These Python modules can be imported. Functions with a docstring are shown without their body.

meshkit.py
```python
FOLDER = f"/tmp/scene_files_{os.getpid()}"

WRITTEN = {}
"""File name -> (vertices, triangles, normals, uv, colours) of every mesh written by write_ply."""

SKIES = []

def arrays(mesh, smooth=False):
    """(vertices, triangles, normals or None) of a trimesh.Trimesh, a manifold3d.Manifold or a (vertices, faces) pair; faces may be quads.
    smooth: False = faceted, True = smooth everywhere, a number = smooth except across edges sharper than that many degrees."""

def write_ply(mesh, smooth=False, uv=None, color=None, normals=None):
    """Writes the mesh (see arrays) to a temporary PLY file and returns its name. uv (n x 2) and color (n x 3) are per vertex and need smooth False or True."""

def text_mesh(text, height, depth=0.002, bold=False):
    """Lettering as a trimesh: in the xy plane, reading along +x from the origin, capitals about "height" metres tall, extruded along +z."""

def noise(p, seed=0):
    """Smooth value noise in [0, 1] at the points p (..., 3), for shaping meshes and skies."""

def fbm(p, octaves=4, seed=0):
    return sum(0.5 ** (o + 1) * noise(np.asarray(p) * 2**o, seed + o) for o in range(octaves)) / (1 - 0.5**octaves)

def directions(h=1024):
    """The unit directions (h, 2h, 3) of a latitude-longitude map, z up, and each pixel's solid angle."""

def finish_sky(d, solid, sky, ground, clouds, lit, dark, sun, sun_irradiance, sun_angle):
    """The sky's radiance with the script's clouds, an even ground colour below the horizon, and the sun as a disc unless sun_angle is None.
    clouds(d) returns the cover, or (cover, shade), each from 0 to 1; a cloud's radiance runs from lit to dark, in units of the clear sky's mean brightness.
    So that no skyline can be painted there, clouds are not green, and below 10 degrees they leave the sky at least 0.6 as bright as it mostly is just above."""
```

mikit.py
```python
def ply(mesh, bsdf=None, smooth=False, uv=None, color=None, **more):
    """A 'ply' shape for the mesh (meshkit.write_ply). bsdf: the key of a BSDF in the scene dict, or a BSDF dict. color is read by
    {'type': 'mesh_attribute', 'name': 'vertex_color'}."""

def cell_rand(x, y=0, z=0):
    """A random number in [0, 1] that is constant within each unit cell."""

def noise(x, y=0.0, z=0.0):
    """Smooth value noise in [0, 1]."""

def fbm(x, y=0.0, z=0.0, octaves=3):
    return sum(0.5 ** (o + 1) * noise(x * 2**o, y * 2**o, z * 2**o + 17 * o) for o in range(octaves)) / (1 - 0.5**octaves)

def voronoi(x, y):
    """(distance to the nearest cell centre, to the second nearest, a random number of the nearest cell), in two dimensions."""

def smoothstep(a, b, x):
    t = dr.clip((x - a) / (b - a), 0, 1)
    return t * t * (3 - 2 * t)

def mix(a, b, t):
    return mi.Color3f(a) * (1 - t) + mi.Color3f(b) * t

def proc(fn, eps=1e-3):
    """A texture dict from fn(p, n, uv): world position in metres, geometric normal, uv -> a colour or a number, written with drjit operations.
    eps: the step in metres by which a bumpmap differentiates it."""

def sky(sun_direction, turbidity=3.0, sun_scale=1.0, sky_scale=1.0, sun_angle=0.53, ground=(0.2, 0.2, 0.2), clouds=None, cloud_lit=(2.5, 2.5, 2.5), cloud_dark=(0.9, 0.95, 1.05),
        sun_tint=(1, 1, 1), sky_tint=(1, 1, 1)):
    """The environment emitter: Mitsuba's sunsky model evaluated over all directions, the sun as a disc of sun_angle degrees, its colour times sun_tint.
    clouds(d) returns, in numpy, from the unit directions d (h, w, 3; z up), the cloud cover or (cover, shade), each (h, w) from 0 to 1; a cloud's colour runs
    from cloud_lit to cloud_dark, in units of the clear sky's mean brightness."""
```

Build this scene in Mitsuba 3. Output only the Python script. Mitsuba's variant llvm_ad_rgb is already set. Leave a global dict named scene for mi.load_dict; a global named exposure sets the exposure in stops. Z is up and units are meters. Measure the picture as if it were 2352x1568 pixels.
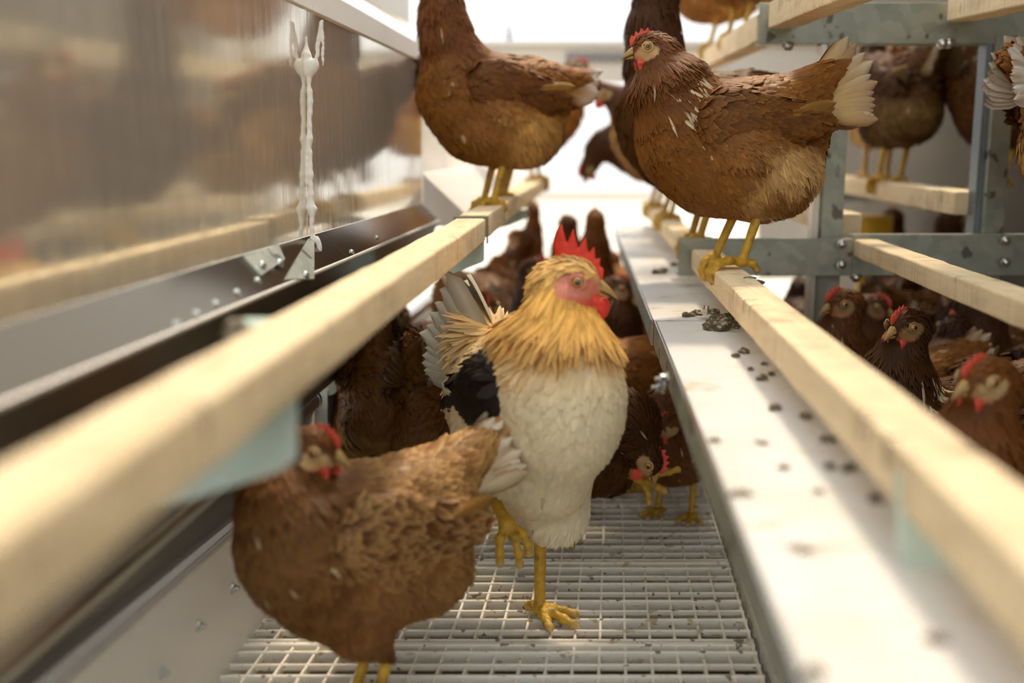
import math, numpy as np, trimesh, shapely
import drjit as dr
import mitsuba as mi
import mikit, meshkit
from mikit import noise, fbm, voronoi, cell_rand, smoothstep, mix
from scipy import ndimage
from scipy.spatial import cKDTree

T = mi.ScalarTransform4f
scene, labels = {}, {}

# ------------------------------------------------------------------ camera, sky, exposure
FPX, PITCH, CAM_H = 2200.0, math.radians(8.9), 0.647
CS, SN = math.cos(PITCH), math.sin(PITCH)
FWD, UPV = np.array([0, CS, -SN]), np.array([0, SN, CS])
EYE = np.array([0, 0, CAM_H])
scene['camera'] = {'type': 'thinlens', 'fov': 2 * math.degrees(math.atan(1176 / FPX)), 'fov_axis': 'x',
                   'aperture_radius': 0.0105, 'focus_distance': 1.53, 'near_clip': 0.02, 'far_clip': 200.0,
                   'to_world': T().look_at(origin=EYE.tolist(), target=(EYE + FWD).tolist(), up=[0, 0, 1])}
exposure = 2.85
scene['sky'] = mikit.sky([0.18, 0.55, 1.0], turbidity=4.0, sun_scale=0.27, sky_scale=1.0, ground=(0.45, 0.42, 0.36), sun_angle=7.0,
                         clouds=lambda d: np.full(d.shape[:2], 0.97), cloud_lit=(1.47, 1.45, 1.40), sun_tint=(1, .98, .93))


def P(px, py, d):
    """World point seen at photo pixel (px, py), d metres ahead of the camera."""
    return EYE + d * (FWD + np.array([1, 0, 0]) * (px - 1176) / FPX + UPV * (784 - py) / FPX)


def floor_pt(px, py, z=0.0):
    return P(px, py, (CAM_H - z) / (SN + CS * (py - 784) / FPX))


def unit(v):
    v = np.asarray(v, float)
    return v / (np.linalg.norm(v, axis=-1, keepdims=True) + 1e-12)


# ------------------------------------------------------------------ materials
def rgb(*c):
    return {'type': 'rgb', 'value': list(c)}


def mat(name, **k):
    scene[name] = {'type': 'twosided', 'bsdf': {'type': 'principled', **k}}


def bumped(name, fn, scale, eps=1e-3, **k):
    scene[name] = {'type': 'twosided', 'bsdf': {'type': 'bumpmap', 'arbitrary': mikit.proc(fn, eps), 'scale': scale,
                                              'bsdf': {'type': 'principled', **k}}}


VC = {'type': 'mesh_attribute', 'name': 'vertex_color'}


def wood_col(p, n, uv):
    g = fbm(p.x * 160 + 2.5 * noise(p.y * 4, 3), p.y * 5, p.z * 160, 3)
    crack = smoothstep(.70, .80, noise(p.y * 210, p.z * 22, p.x * 22)) * smoothstep(.48, .66, noise(p.y * 11, p.x * 25, p.z * 30))
    dirt = smoothstep(.5, .75, fbm(p.x * 30, p.y * 14, p.z * 30, 3))
    c = mix((.86, .72, .49), (.70, .54, .32), g)
    c = mix(c, (.50, .40, .25), dirt * .40)
    saw = smoothstep(.60, .78, noise(p.y * 130 + p.x * 30, p.z * 12, 5))
    c = mix(c, (.33, .23, .12), saw * .15)
    return mix(c, (.10, .06, .03), crack * .55)


def galv_col(p, n, uv):
    a, b, w = voronoi(p.x * 45 + p.y * 31, p.z * 45 + p.y * 17)
    s = smoothstep(.45, .7, fbm(p.x * 22, p.y * 22, p.z * 22, 3))
    c = mix((.30, .33, .28), (.45, .48, .42), w * .6 + .2 * s)
    d = smoothstep(.66, .72, fbm(p.x * 40 + 7, p.y * 40, p.z * 25, 3))
    return mix(c, (.10, .085, .06), d * .8)


def alu_col(p, n, uv):
    v = fbm(p.y * 260, p.z * 7, p.x * 3, 3)
    sp = smoothstep(.70, .80, noise(p.y * 420, p.z * 30, 2))
    c = mix((.82, .78, .69), (.70, .65, .55), v)
    return mix(c, (.88, .85, .78), sp * .6)


def alu_rough(p, n, uv):
    v = fbm(p.y * 220, p.z * 5, 1, 3)
    return mi.Float(.06 + .13 * v * v)


def ledge_col(p, n, uv):
    d = smoothstep(.58, .75, fbm(p.x * 34, p.y * 55, 2, 4))
    s = smoothstep(.60, .75, fbm(p.x * 9, p.y * 40, 9, 3))
    w = smoothstep(.55, .8, fbm(p.x * 6 + 3, p.y * 6, 4, 3))
    c = mix((.68, .675, .66), (.60, .58, .51), w)
    c = mix(c, (.50, .37, .22), d * s * .8)
    return mix(c, (.60, .46, .30), s * .18)


def plastic_col(p, n, uv):
    a = smoothstep(.66, .75, fbm(p.x * 55, p.y * 55, p.z * 60, 4))
    b = smoothstep(.70, .77, fbm(p.x * 95 + 5, p.y * 95, p.z * 90, 3))
    w = fbm(p.x * 9, p.y * 9, 3, 3)
    c = mix((.89, .87, .80), (.76, .70, .56), w * .7)
    c = mix(c, (.42, .28, .12), a * .7)
    return mix(c, (.12, .075, .04), b * .8)


mat('wood', base_color=mikit.proc(wood_col), roughness=.75, specular=.25)
mat('galvanised', base_color=mikit.proc(galv_col), roughness=.42, metallic=.55, specular=.5)
mat('zinc', base_color=rgb(.62, .64, .64), roughness=.22, metallic=1.0)
mat('dark_steel', base_color=rgb(.20, .19, .17), roughness=.30, metallic=.9)
mat('roller_steel', base_color=rgb(.62, .59, .54), roughness=.38, metallic=1.0)
mat('trim_metal', base_color=rgb(.84, .81, .74), roughness=.45, metallic=.25)
mat('edge_metal', base_color=rgb(.80, .78, .74), roughness=.45, metallic=.8)
mat('blue_steel', base_color=rgb(.23, .28, .32), roughness=.40, metallic=.6)
mat('aluminium', base_color=mikit.proc(alu_col), roughness=mikit.proc(alu_rough), metallic=.68)
mat('kick_metal', base_color=rgb(.17, .145, .11), roughness=.14, metallic=.9)
mat('aluminium_dull', base_color=rgb(.74, .71, .64), roughness=.38, metallic=.6)
mat('ledge_paint', base_color=mikit.proc(ledge_col), roughness=.42, specular=.5)
mat('plastic', base_color=mikit.proc(plastic_col), roughness=.45, specular=.4)
mat('bracket_plastic', base_color=rgb(.50, .62, .56), roughness=.5)
mat('foam', base_color=rgb(.80, .78, .72), roughness=.8)
mat('dung', base_color=mikit.proc(lambda p, n, uv: mix((.11, .085, .05), (.42, .37, .28), smoothstep(.5, .7, fbm(p.x * 180, p.y * 180, p.z * 180, 3)))), roughness=.9)
mat('offwhite', base_color=rgb(.72, .68, .60), roughness=.6)
mat('white_board', base_color=rgb(.86, .84, .80), roughness=.5)
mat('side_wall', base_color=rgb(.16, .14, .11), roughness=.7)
mat('grey_panel', base_color=rgb(.22, .22, .22), roughness=.5)
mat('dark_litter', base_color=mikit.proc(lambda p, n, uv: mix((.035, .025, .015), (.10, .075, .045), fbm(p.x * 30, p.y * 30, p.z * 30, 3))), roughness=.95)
mat('pale_ground', base_color=mikit.proc(lambda p, n, uv: mix((.66, .64, .58), (.56, .53, .46), fbm(p.x * 3, p.y * 3, 1, 3))), roughness=.95)
mat('yellow_plastic', base_color=rgb(.80, .50, .03), roughness=.4)
mat('feather', base_color=VC, roughness=.55, specular=.22, sheen=.25, sheen_tint=1.0)
mat('fluff', base_color=VC, roughness=.8, specular=.1, sheen=.6, sheen_tint=.5)
mat('skin', base_color=VC, roughness=.48, specular=.4)
mat('eye', base_color=VC, roughness=.06, specular=.7, clearcoat=1.0, clearcoat_gloss=.95)
bumped('scaled_leg', lambda p, n, uv: voronoi((p.x + p.y) * 260, p.z * 330 + (p.x - p.y) * 120)[0] * .5, .0016, 6e-4, base_color=VC, roughness=.42, specular=.45)
bumped('red_skin', lambda p, n, uv: fbm(p.x * 700, p.y * 700, p.z * 700, 2), .0010, 4e-4, base_color=VC, roughness=.42, specular=.45)


# ------------------------------------------------------------------ scene entries
def numbered(key):
    if key not in scene and key not in labels:
        return key
    i = 1
    while f'{key}_{i:03d}' in scene or f'{key}_{i:03d}' in labels:
        i += 1
    return f'{key}_{i:03d}'


def thing(name, label, cat, group=None, kind=None):
    key = numbered(name)
    labels[key] = {'label': label, 'category': cat}
    if group:
        labels[key]['group'] = group
    if kind:
        labels[key]['kind'] = kind
    return key


def part(parent, name, shape, label=None, kind=None):
    key = numbered(f'{parent}__{name}')
    scene[key] = shape
    if label or kind:
        labels[key] = {k: v for k, v in (('label', label), ('kind', kind)) if v}
    return key


def single(name, shape, label, cat, group=None, kind=None):
    key = numbered(name)
    scene[key] = shape
    labels[key] = {'label': label, 'category': cat}
    if group:
        labels[key]['group'] = group
    if kind:
        labels[key]['kind'] = kind
    return key


def struct(name, shape, label):
    scene[name] = shape
    labels[name] = {'kind': 'structure', 'label': label}
    return name


# ------------------------------------------------------------------ shape helpers
def loft(rings, cap=True):
    """A skin over rings of equal length (m, k, 3)."""
    r = np.asarray(rings, float)
    m, k = r.shape[:2]
    v = r.reshape(-1, 3)
    i, j = np.meshgrid(np.arange(m - 1), np.arange(k), indexing='ij')
    a, b = (i * k + j).ravel(), (i * k + (j + 1) % k).ravel()
    f = np.vstack([np.stack([a, b, b + k], 1), np.stack([a, b + k, a + k], 1)])
    if cap:
        c0, c1 = len(v), len(v) + 1
        v = np.vstack([v, r[0].mean(0), r[-1].mean(0)])
        jj = np.arange(k)
        f = np.vstack([f, np.stack([jj * 0 + c0, (jj + 1) % k, jj], 1), np.stack([jj * 0 + c1, (m - 1) * k + jj, (m - 1) * k + (jj + 1) % k], 1)])
    me = trimesh.Trimesh(v, f, process=False)
    if me.volume < 0:
        me.invert()
    return me


def quadbar(c0, c1, bevel=.004, n=2, wob=0.0, seed=0):
    """A bar between two four-cornered ends (corners in order round the section), edges rounded."""
    c0, c1 = np.asarray(c0, float), np.asarray(c1, float)

    def ring(c):
        out = []
        for q in range(4):
            a, b, d = c[q - 1], c[q], c[(q + 1) % 4]
            ua, ud = unit(a - b), unit(d - b)
            for t in np.linspace(0, 1, 3):
                ang = t * math.pi / 2
                out.append(b + bevel * (ua * (1 - math.sin(ang)) + ud * (1 - math.cos(ang))))
        return np.array(out)

    ax = unit(c1.mean(0) - c0.mean(0))
    r0, r1 = ring(c0), ring(c1)
    rings = [c0.mean(0) + (r0 - c0.mean(0)) * .93]
    for t in np.linspace(0, 1, n):
        rr = r0 * (1 - t) + r1 * t
        if t == 0:
            rr = rr + ax * bevel * .6
        if t == 1:
            rr = rr - ax * bevel * .6
        if wob:
            rr = rr + wob * (np.stack([meshkit.noise(rr * 23, seed + s) for s in range(3)], -1) - .5)
        rings.append(rr)
    rings.append(c1.mean(0) + (r1 - c1.mean(0)) * .93)
    return loft(rings)


def box(lo, hi, bevel=.0015):
    lo, hi = np.asarray(lo, float), np.asarray(hi, float)
    bevel = min(bevel, .3 * (hi - lo).min())
    pts = []
    for s in np.ndindex(2, 2, 2):
        c = np.where(np.array(s) == 0, lo, hi)
        ins = np.where(np.array(s) == 0, 1, -1) * bevel
        for a in range(3):
            q = c.copy()
            for b in range(3):
                if b != a:
                    q[b] += ins[b]
            pts.append(q)
    return trimesh.convex.convex_hull(np.array(pts))


def hexa(c):
    return trimesh.convex.convex_hull(np.asarray(c, float))


def slab(c4, n, t):
    """A sheet through four corners, t thick along n."""
    c4, n = np.asarray(c4, float), unit(n)
    return trimesh.convex.convex_hull(np.vstack([c4, c4 + n * t]))


def tube(pts, rad, sides=14):
    pts = np.asarray(pts, float)
    rad = np.broadcast_to(rad, (len(pts),))
    t = unit(np.gradient(pts, axis=0))
    a = np.cross(t[0], [0, 0, 1] if abs(t[0][2]) < .9 else [1, 0, 0])
    rings = []
    for k in range(len(pts)):
        a = unit(a - t[k] * (a @ t[k]))
        b = np.cross(t[k], a)
        ang = np.arange(sides) * 2 * np.pi / sides
        rings.append(pts[k] + rad[k] * (np.cos(ang)[:, None] * a + np.sin(ang)[:, None] * b))
    return loft(rings)


def dome(c, n, r, h):
    """A bolt: a washer under a domed head, standing on c along n."""
    prof = [(r * 1.25, 0), (r * 1.25, h * .18), (r, h * .2), (r * .95, h * .55), (r * .75, h * .85), (r * .4, h), (1e-5, h * 1.03)]
    n = unit(n)
    a = unit(np.cross(n, [.3, .5, .8]))
    b = np.cross(n, a)
    ang = np.arange(14) * 2 * np.pi / 14
    return loft([np.asarray(c) + n * z + q * (np.cos(ang)[:, None] * a + np.sin(ang)[:, None] * b) for q, z in prof])


def hexbolt(c, n, r, h):
    n = unit(n)
    a = unit(np.cross(n, [.3, .5, .8]))
    b = np.cross(n, a)

    def ring(q, z, k):
        ang = (np.arange(12) // (12 // k) if k < 12 else np.arange(12)) * 2 * np.pi / k
        return np.asarray(c) + n * z + q * (np.cos(ang)[:, None] * a + np.sin(ang)[:, None] * b)
    return trimesh.util.concatenate([loft([ring(r * 1.5, 0, 12), ring(r * 1.5, h * .2, 12)]),
                                     loft([ring(r, h * .2, 6), ring(r, h * .95, 6), ring(r * .8, h, 6)]),
                                     loft([ring(r * .5, h, 12), ring(r * .5, h * 1.6, 12)])])


def surface_nets(F, org, h):
    """The zero surface of the field F (inside negative) on a grid of step h."""
    s = F < 0
    nx, ny, nz = F.shape
    acc = np.zeros((nx - 1, ny - 1, nz - 1, 3), np.float32)
    cnt = np.zeros((nx - 1, ny - 1, nz - 1), np.int16)
    cor = [(a, b, c) for a in (0, 1) for b in (0, 1) for c in (0, 1)]
    sl = lambda c: tuple(slice(c[k], F.shape[k] - 1 + c[k]) for k in range(3))
    for ax in range(3):
        for c in cor:
            if c[ax]:
                continue
            d = list(c); d[ax] = 1
            s0, s1 = s[sl(c)], s[sl(d)]
            m = s0 != s1
            if not m.any():
                continue
            f0, f1 = F[sl(c)][m], F[sl(d)][m]
            t = f0 / (f0 - f1)
            q = np.tile(np.array(c, np.float32), (len(t), 1))
            q[:, ax] = t
            acc[m] += q
            cnt[m] += 1
    on = cnt > 0
    idx = np.full(on.shape, -1, np.int64)
    idx[on] = np.arange(on.sum())
    base = np.argwhere(on)
    v = (base + acc[on] / cnt[on][:, None]) * h + org
    quads = []
    for ax in range(3):
        a, b = [(1, 2), (2, 0), (0, 1)][ax]
        sh = [slice(None)] * 3
        lo, hi = list(sh), list(sh)
        lo[ax], hi[ax] = slice(0, F.shape[ax] - 1), slice(1, F.shape[ax])
        for k in (a, b):
            lo[k] = slice(1, F.shape[k] - 1); hi[k] = slice(1, F.shape[k] - 1)
        s0, s1 = s[tuple(lo)], s[tuple(hi)]
        for m, flip in ((s0 & ~s1, False), (~s0 & s1, True)):
            g = np.argwhere(m)
            if not len(g):
                continue
            g[:, a] += 1; g[:, b] += 1
            o = []
            for da, db in ((-1, -1), (0, -1), (0, 0), (-1, 0)):
                e = g.copy()
                e[:, a] += da; e[:, b] += db
                o.append(idx[e[:, 0], e[:, 1], e[:, 2]])
            qd = np.stack(o, 1)
            quads.append(qd[:, ::-1] if flip else qd)
    qd = np.vstack(quads)
    return v.astype(float), np.vstack([qd[:, [0, 1, 2]], qd[:, [0, 2, 3]]])


def vnormals(v, f):
    n = np.zeros_like(v)
    fn = np.cross(v[f[:, 1]] - v[f[:, 0]], v[f[:, 2]] - v[f[:, 0]])
    for k in range(3):
        np.add.at(n, f[:, k], fn)
    return unit(n)


# ------------------------------------------------------------------ birds
def rot(axis, a):
    return trimesh.transformations.rotation_matrix(a, axis)[:3, :3]


class Field:
    """Ellipsoids and tapered bones melted into one surface; each carries the lie, size and colour of the feathers on it."""
    def __init__(self):
        self.p = []

    def ell(self, c, r, R=None, **k):
        self.p.append(dict(t=0, c=np.asarray(c, float), r=np.asarray(r, float), R=np.eye(3) if R is None else R, **k))

    def bone(self, a, b, ra, rb, **k):
        self.p.append(dict(t=1, a=np.asarray(a, float), b=np.asarray(b, float), ra=ra, rb=rb, **k))

    def turn(self, R, o):
        for q in self.p:
            if q.get('fixed'):
                continue
            for n in 'cab':
                if n in q:
                    q[n] = R @ (q[n] - o) + o
            if q['t'] == 0:
                q['R'] = R @ q['R']
            if 'flow' in q:
                q['flow'] = R @ np.asarray(q['flow'], float)

    def dist(self, X, q):
        if q['t'] == 0:
            l = (X - q['c'].astype(X.dtype)) @ q['R'].astype(X.dtype)
            a = l / q['r'].astype(X.dtype)
            k0 = np.sqrt((a * a).sum(-1))
            b = a / q['r'].astype(X.dtype)
            k1 = np.sqrt((b * b).sum(-1)) + 1e-6
            return k0 * (k0 - 1) / k1
        ab = (q['b'] - q['a']).astype(X.dtype)
        t = np.clip(((X - q['a'].astype(X.dtype)) @ ab) / (ab @ ab + 1e-12), 0, 1)
        d = X - q['a'].astype(X.dtype) - t[..., None] * ab
        return np.sqrt((d * d).sum(-1)) - (q['ra'] + t * (q['rb'] - q['ra']))

    def bounds(self):
        lo, hi = [], []
        for q in self.p:
            if q['t'] == 0:
                e = np.sqrt(((q['R'] * q['r']) ** 2).sum(1))
                lo.append(q['c'] - e); hi.append(q['c'] + e)
            else:
                for c, r in ((q['a'], q['ra']), (q['b'], q['rb'])):
                    lo.append(c - r); hi.append(c + r)
        return np.min(lo, 0), np.max(hi, 0)

    def mesh(self, h, k, tight=None):
        """tight = (point, step, r0, r1): within r0 of the point the pieces melt together less."""
        lo, hi = self.bounds()
        lo, hi = lo - 3 * h - k, hi + 3 * h + k
        n = np.ceil((hi - lo) / h).astype(int) + 1
        ax = [(lo[i] + h * np.arange(n[i])).astype(np.float32) for i in range(3)]
        acc = np.full(n, 0, np.float32)
        K = np.full(n, k, np.float32)
        if tight:
            G = np.stack(np.meshgrid(*ax, indexing='ij'), -1) - np.asarray(tight[0], np.float32)
            K = (tight[1] + (k - tight[1]) * smoothnp(tight[2], tight[3], np.sqrt((G * G).sum(-1)))).astype(np.float32)
        for q in self.p:                       # each piece touches only its own neighbourhood
            if q['t'] == 0:
                e = np.sqrt(((q['R'] * q['r']) ** 2).sum(1))
                a, b = q['c'] - e, q['c'] + e
            else:
                a = np.minimum(q['a'] - q['ra'], q['b'] - q['rb']); b = np.maximum(q['a'] + q['ra'], q['b'] + q['rb'])
            i0 = np.maximum(((a - lo - 5 * k) / h).astype(int), 0)
            i1 = np.minimum(((b - lo + 5 * k) / h).astype(int) + 2, n)
            X = np.stack(np.meshgrid(*[ax[i][i0[i]:i1[i]] for i in range(3)], indexing='ij'), -1)
            d = self.dist(X, q)
            sub = tuple(slice(i0[i], i1[i]) for i in range(3))
            acc[sub] += np.exp(np.clip(-d / K[sub], -40, 40))
        F = -K * np.log(acc + 1e-9)
        return surface_nets(F, lo, h)

    def weights(self, X, s=.012):
        D = np.stack([self.dist(X, q) for q in self.p], -1)
        w = np.exp(-(D - D.min(-1, keepdims=True)) / s)
        return w / w.sum(-1, keepdims=True)


def blades(Pt, N, F, L, W, base, edge, tip, rng, lift=.10, rows=4, curl=.45, point=.25, splay=.22):
    """Feathers: thin curved blades rooted at Pt, lying along F on the surface with normal N."""
    n = len(Pt)
    F = F + np.array([-.15, 0, -.2])
    F = unit(F - N * (F * N).sum(1, keepdims=True))
    B = np.cross(N, F)
    a = rng.normal(0, splay, n)[:, None]
    F, B = F * np.cos(a) + B * np.sin(a), B * np.cos(a) - F * np.sin(a)
    t = np.linspace(0, 1, rows)
    prof = np.interp(t, [0, .3, .7, .92, 1], [.55, .95, 1.0, .7, point])
    L, W = np.broadcast_to(L, n)[:, None], np.broadcast_to(W, n)[:, None]
    up = (rng.uniform(.5, 1.5, n)[:, None] * np.broadcast_to(lift, n)[:, None])
    V = np.zeros((n, rows, 3, 3)); C = np.zeros((n, rows, 3, 3))
    for i, ti in enumerate(t):
        mid = Pt + F * (L * ti) + N * (L * (up * ti - curl * up * ti * ti) + .0004)
        for j, s in enumerate((-1, 0, 1)):
            V[:, i, j] = mid + B * (W * .5 * s * prof[i]) + N * (W * .14 * (1 - abs(s)))
            e = ((.75 if ti > .9 else .55 if ti > .6 else .12) if s else (.7 if ti > .95 else 0))
            tipw = max(0, (ti - .45) / .55) ** 1.2
            C[:, i, j] = base * (1 - tipw) + tip * tipw
            C[:, i, j] = C[:, i, j] * (1 - e) + edge * e
    k = np.arange(n)[:, None] * rows * 3
    q = []
    for i in range(rows - 1):
        for j in range(2):
            o = i * 3 + j
            q.append(np.stack([k[:, 0] + o, k[:, 0] + o + 1, k[:, 0] + o + 4, k[:, 0] + o + 3], 1))
    q = np.vstack(q)
    return V.reshape(-1, 3), np.vstack([q[:, [0, 1, 2]], q[:, [0, 2, 3]]]), C.reshape(-1, 3)


def quill(p0, d, up, L, W, cb, ce, ct, bend=.15, rows=9, seed=0, camber=.16):
    """One long flight or tail feather with a raised shaft; colours at the shaft, the edges and the tip."""
    d, up = unit(d), np.asarray(up, float)
    up = unit(up - d * (up @ d))
    b = np.cross(up, d)
    t = np.linspace(0, 1, rows)
    prof = np.interp(t, [0, .15, .5, .8, .93, 1], [.25, .6, 1, .95, .68, .12])
    V, C = [], []
    cb, ce, ct = (np.asarray(c, float) for c in (cb, ce, ct))
    rn = np.random.default_rng(seed)
    wv = rn.normal(0, .02, rows)
    for i, ti in enumerate(t):
        mid = np.asarray(p0) + d * (L * ti) - up * (bend * L * ti * ti)
        for s in (-1, -.5, 0, .5, 1):
            V.append(mid + b * (W * .5 * s * prof[i] + wv[i] * W * (abs(s) > .8)) + up * (W * camber * (1 - s * s) + .0009 * (s == 0)))
            tw = smoothnp(.55, 1.0, ti)
            c = cb * (1 - tw) + ct * tw
            e = smoothnp(.3, 1, abs(s)) * .8
            C.append((c * (1 - e) + ce * e) * (1 - .12 * (s == 0)) * rn.uniform(.93, 1.05))
    f = []
    for i in range(rows - 1):
        for j in range(4):
            o = i * 5 + j
            f += [[o, o + 1, o + 6], [o, o + 6, o + 5]]
    return np.array(V), np.array(f), np.clip(np.array(C), 0, .95)


def smoothnp(a, b, x):
    t = np.clip((np.asarray(x, float) - a) / (b - a), 0, 1)
    return t * t * (3 - 2 * t)


def join(parts):
    V, Fc, C, o = [], [], [], 0
    for v, f, c in parts:
        V.append(v); Fc.append(f + o); C.append(c); o += len(v)
    return np.vstack(V), np.vstack(Fc), np.vstack(C)


def shp(v, f, c, bsdf, smooth=True):
    return mikit.ply((v, f), bsdf, smooth=smooth, color=np.clip(c, 0, 1))


LEG_MEMO = {}


def leg_mesh(hock, foot, toes, h=.0022, r=1.0, col=(.54, .32, .03), seed=0, tr=1.0):
    """Shank and four toes with claws, one continuous surface. toes: list of joint lists (start at the foot)."""
    F = Field()
    top = np.asarray(hock) + (np.asarray(hock) - foot) * .35 + np.array([.008, 0, .004])
    F.bone(top, hock, .0105 * r, .0092 * r, claw=0)
    F.bone(hock, foot, .0086 * r, .0072 * r, claw=0)
    F.ell(foot, np.array([.0105, .0105, .0085]) * r, claw=0)
    for tj in toes:
        tj = [np.asarray(x, float) for x in tj]
        rr = np.linspace(.0064, .0044, len(tj) - 1) * r * tr
        for i in range(len(tj) - 2):
            F.bone(tj[i], tj[i + 1], rr[i], rr[i + 1] if i + 1 < len(rr) else rr[i] * .8, claw=0)
            F.ell(tj[i + 1], np.array([1, 1, 1]) * rr[i] * 1.08, claw=0)
        F.bone(tj[-2], tj[-1], .0036 * r, .0008 * r, claw=1)
    v, f = F.mesh(h, .0016)
    w = F.weights(v, .002)
    claw = w[:, [i for i, q in enumerate(F.p) if q['claw'] == 1]].sum(1, keepdims=True)
    nz = meshkit.fbm(v * 130 + seed, 3)[:, None]
    c = np.asarray(col) * (.78 + .5 * nz)
    c = c * (1 - .45 * smoothnp(.58, .75, meshkit.fbm(v * 60 + 5 + seed, 3))[:, None])
    return v, f, c * (1 - claw) + np.array([.50, .42, .28]) * claw


def toes_flat(foot, yaw, r=1.0, spread=.62, z0=.006):
    out = []
    f = np.array([foot[0], foot[1], foot[2]])
    for a, L in ((yaw, .058), (yaw + spread, .047), (yaw - spread, .047), (yaw + math.pi - .25, .026)):
        d = np.array([math.cos(a), math.sin(a), 0])
        g = lambda t, z: np.array([f[0], f[1], 0]) + d * L * r * t + np.array([0, 0, z * r + f[2] - .010])
        out.append([f, g(.35, .011), g(.7, .0075), g(1.0, .005), g(1.22, .001)])
    return out


def toes_grip(foot, yaw, r=1.0, edge=.022, drop=.045, spread=.42):
    """Toes that lie on a perch as far as its edge and bend down over it."""
    out = []
    f = np.asarray(foot, float)
    for a, L in ((yaw, 1.0), (yaw + spread, .94), (yaw - spread, .94)):
        d = np.array([math.cos(a), math.sin(a), 0])
        c = edge / max(.3, math.cos(a - yaw))
        out.append([f, f + d * c * .55 + [0, 0, .002], f + d * (c + .006) - [0, 0, .004], f + d * (c + .013) - [0, 0, drop * .5 * L], f + d * (c + .010) - [0, 0, drop * .85 * L], f + d * (c + .003) - [0, 0, drop * 1.1 * L]])
    d = -np.array([math.cos(yaw), math.sin(yaw), 0])
    out.append([f, f + d * .020 - [0, 0, .003], f + d * .027 - [0, 0, .014], f + d * .026 - [0, 0, .026]])
    return out


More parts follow.
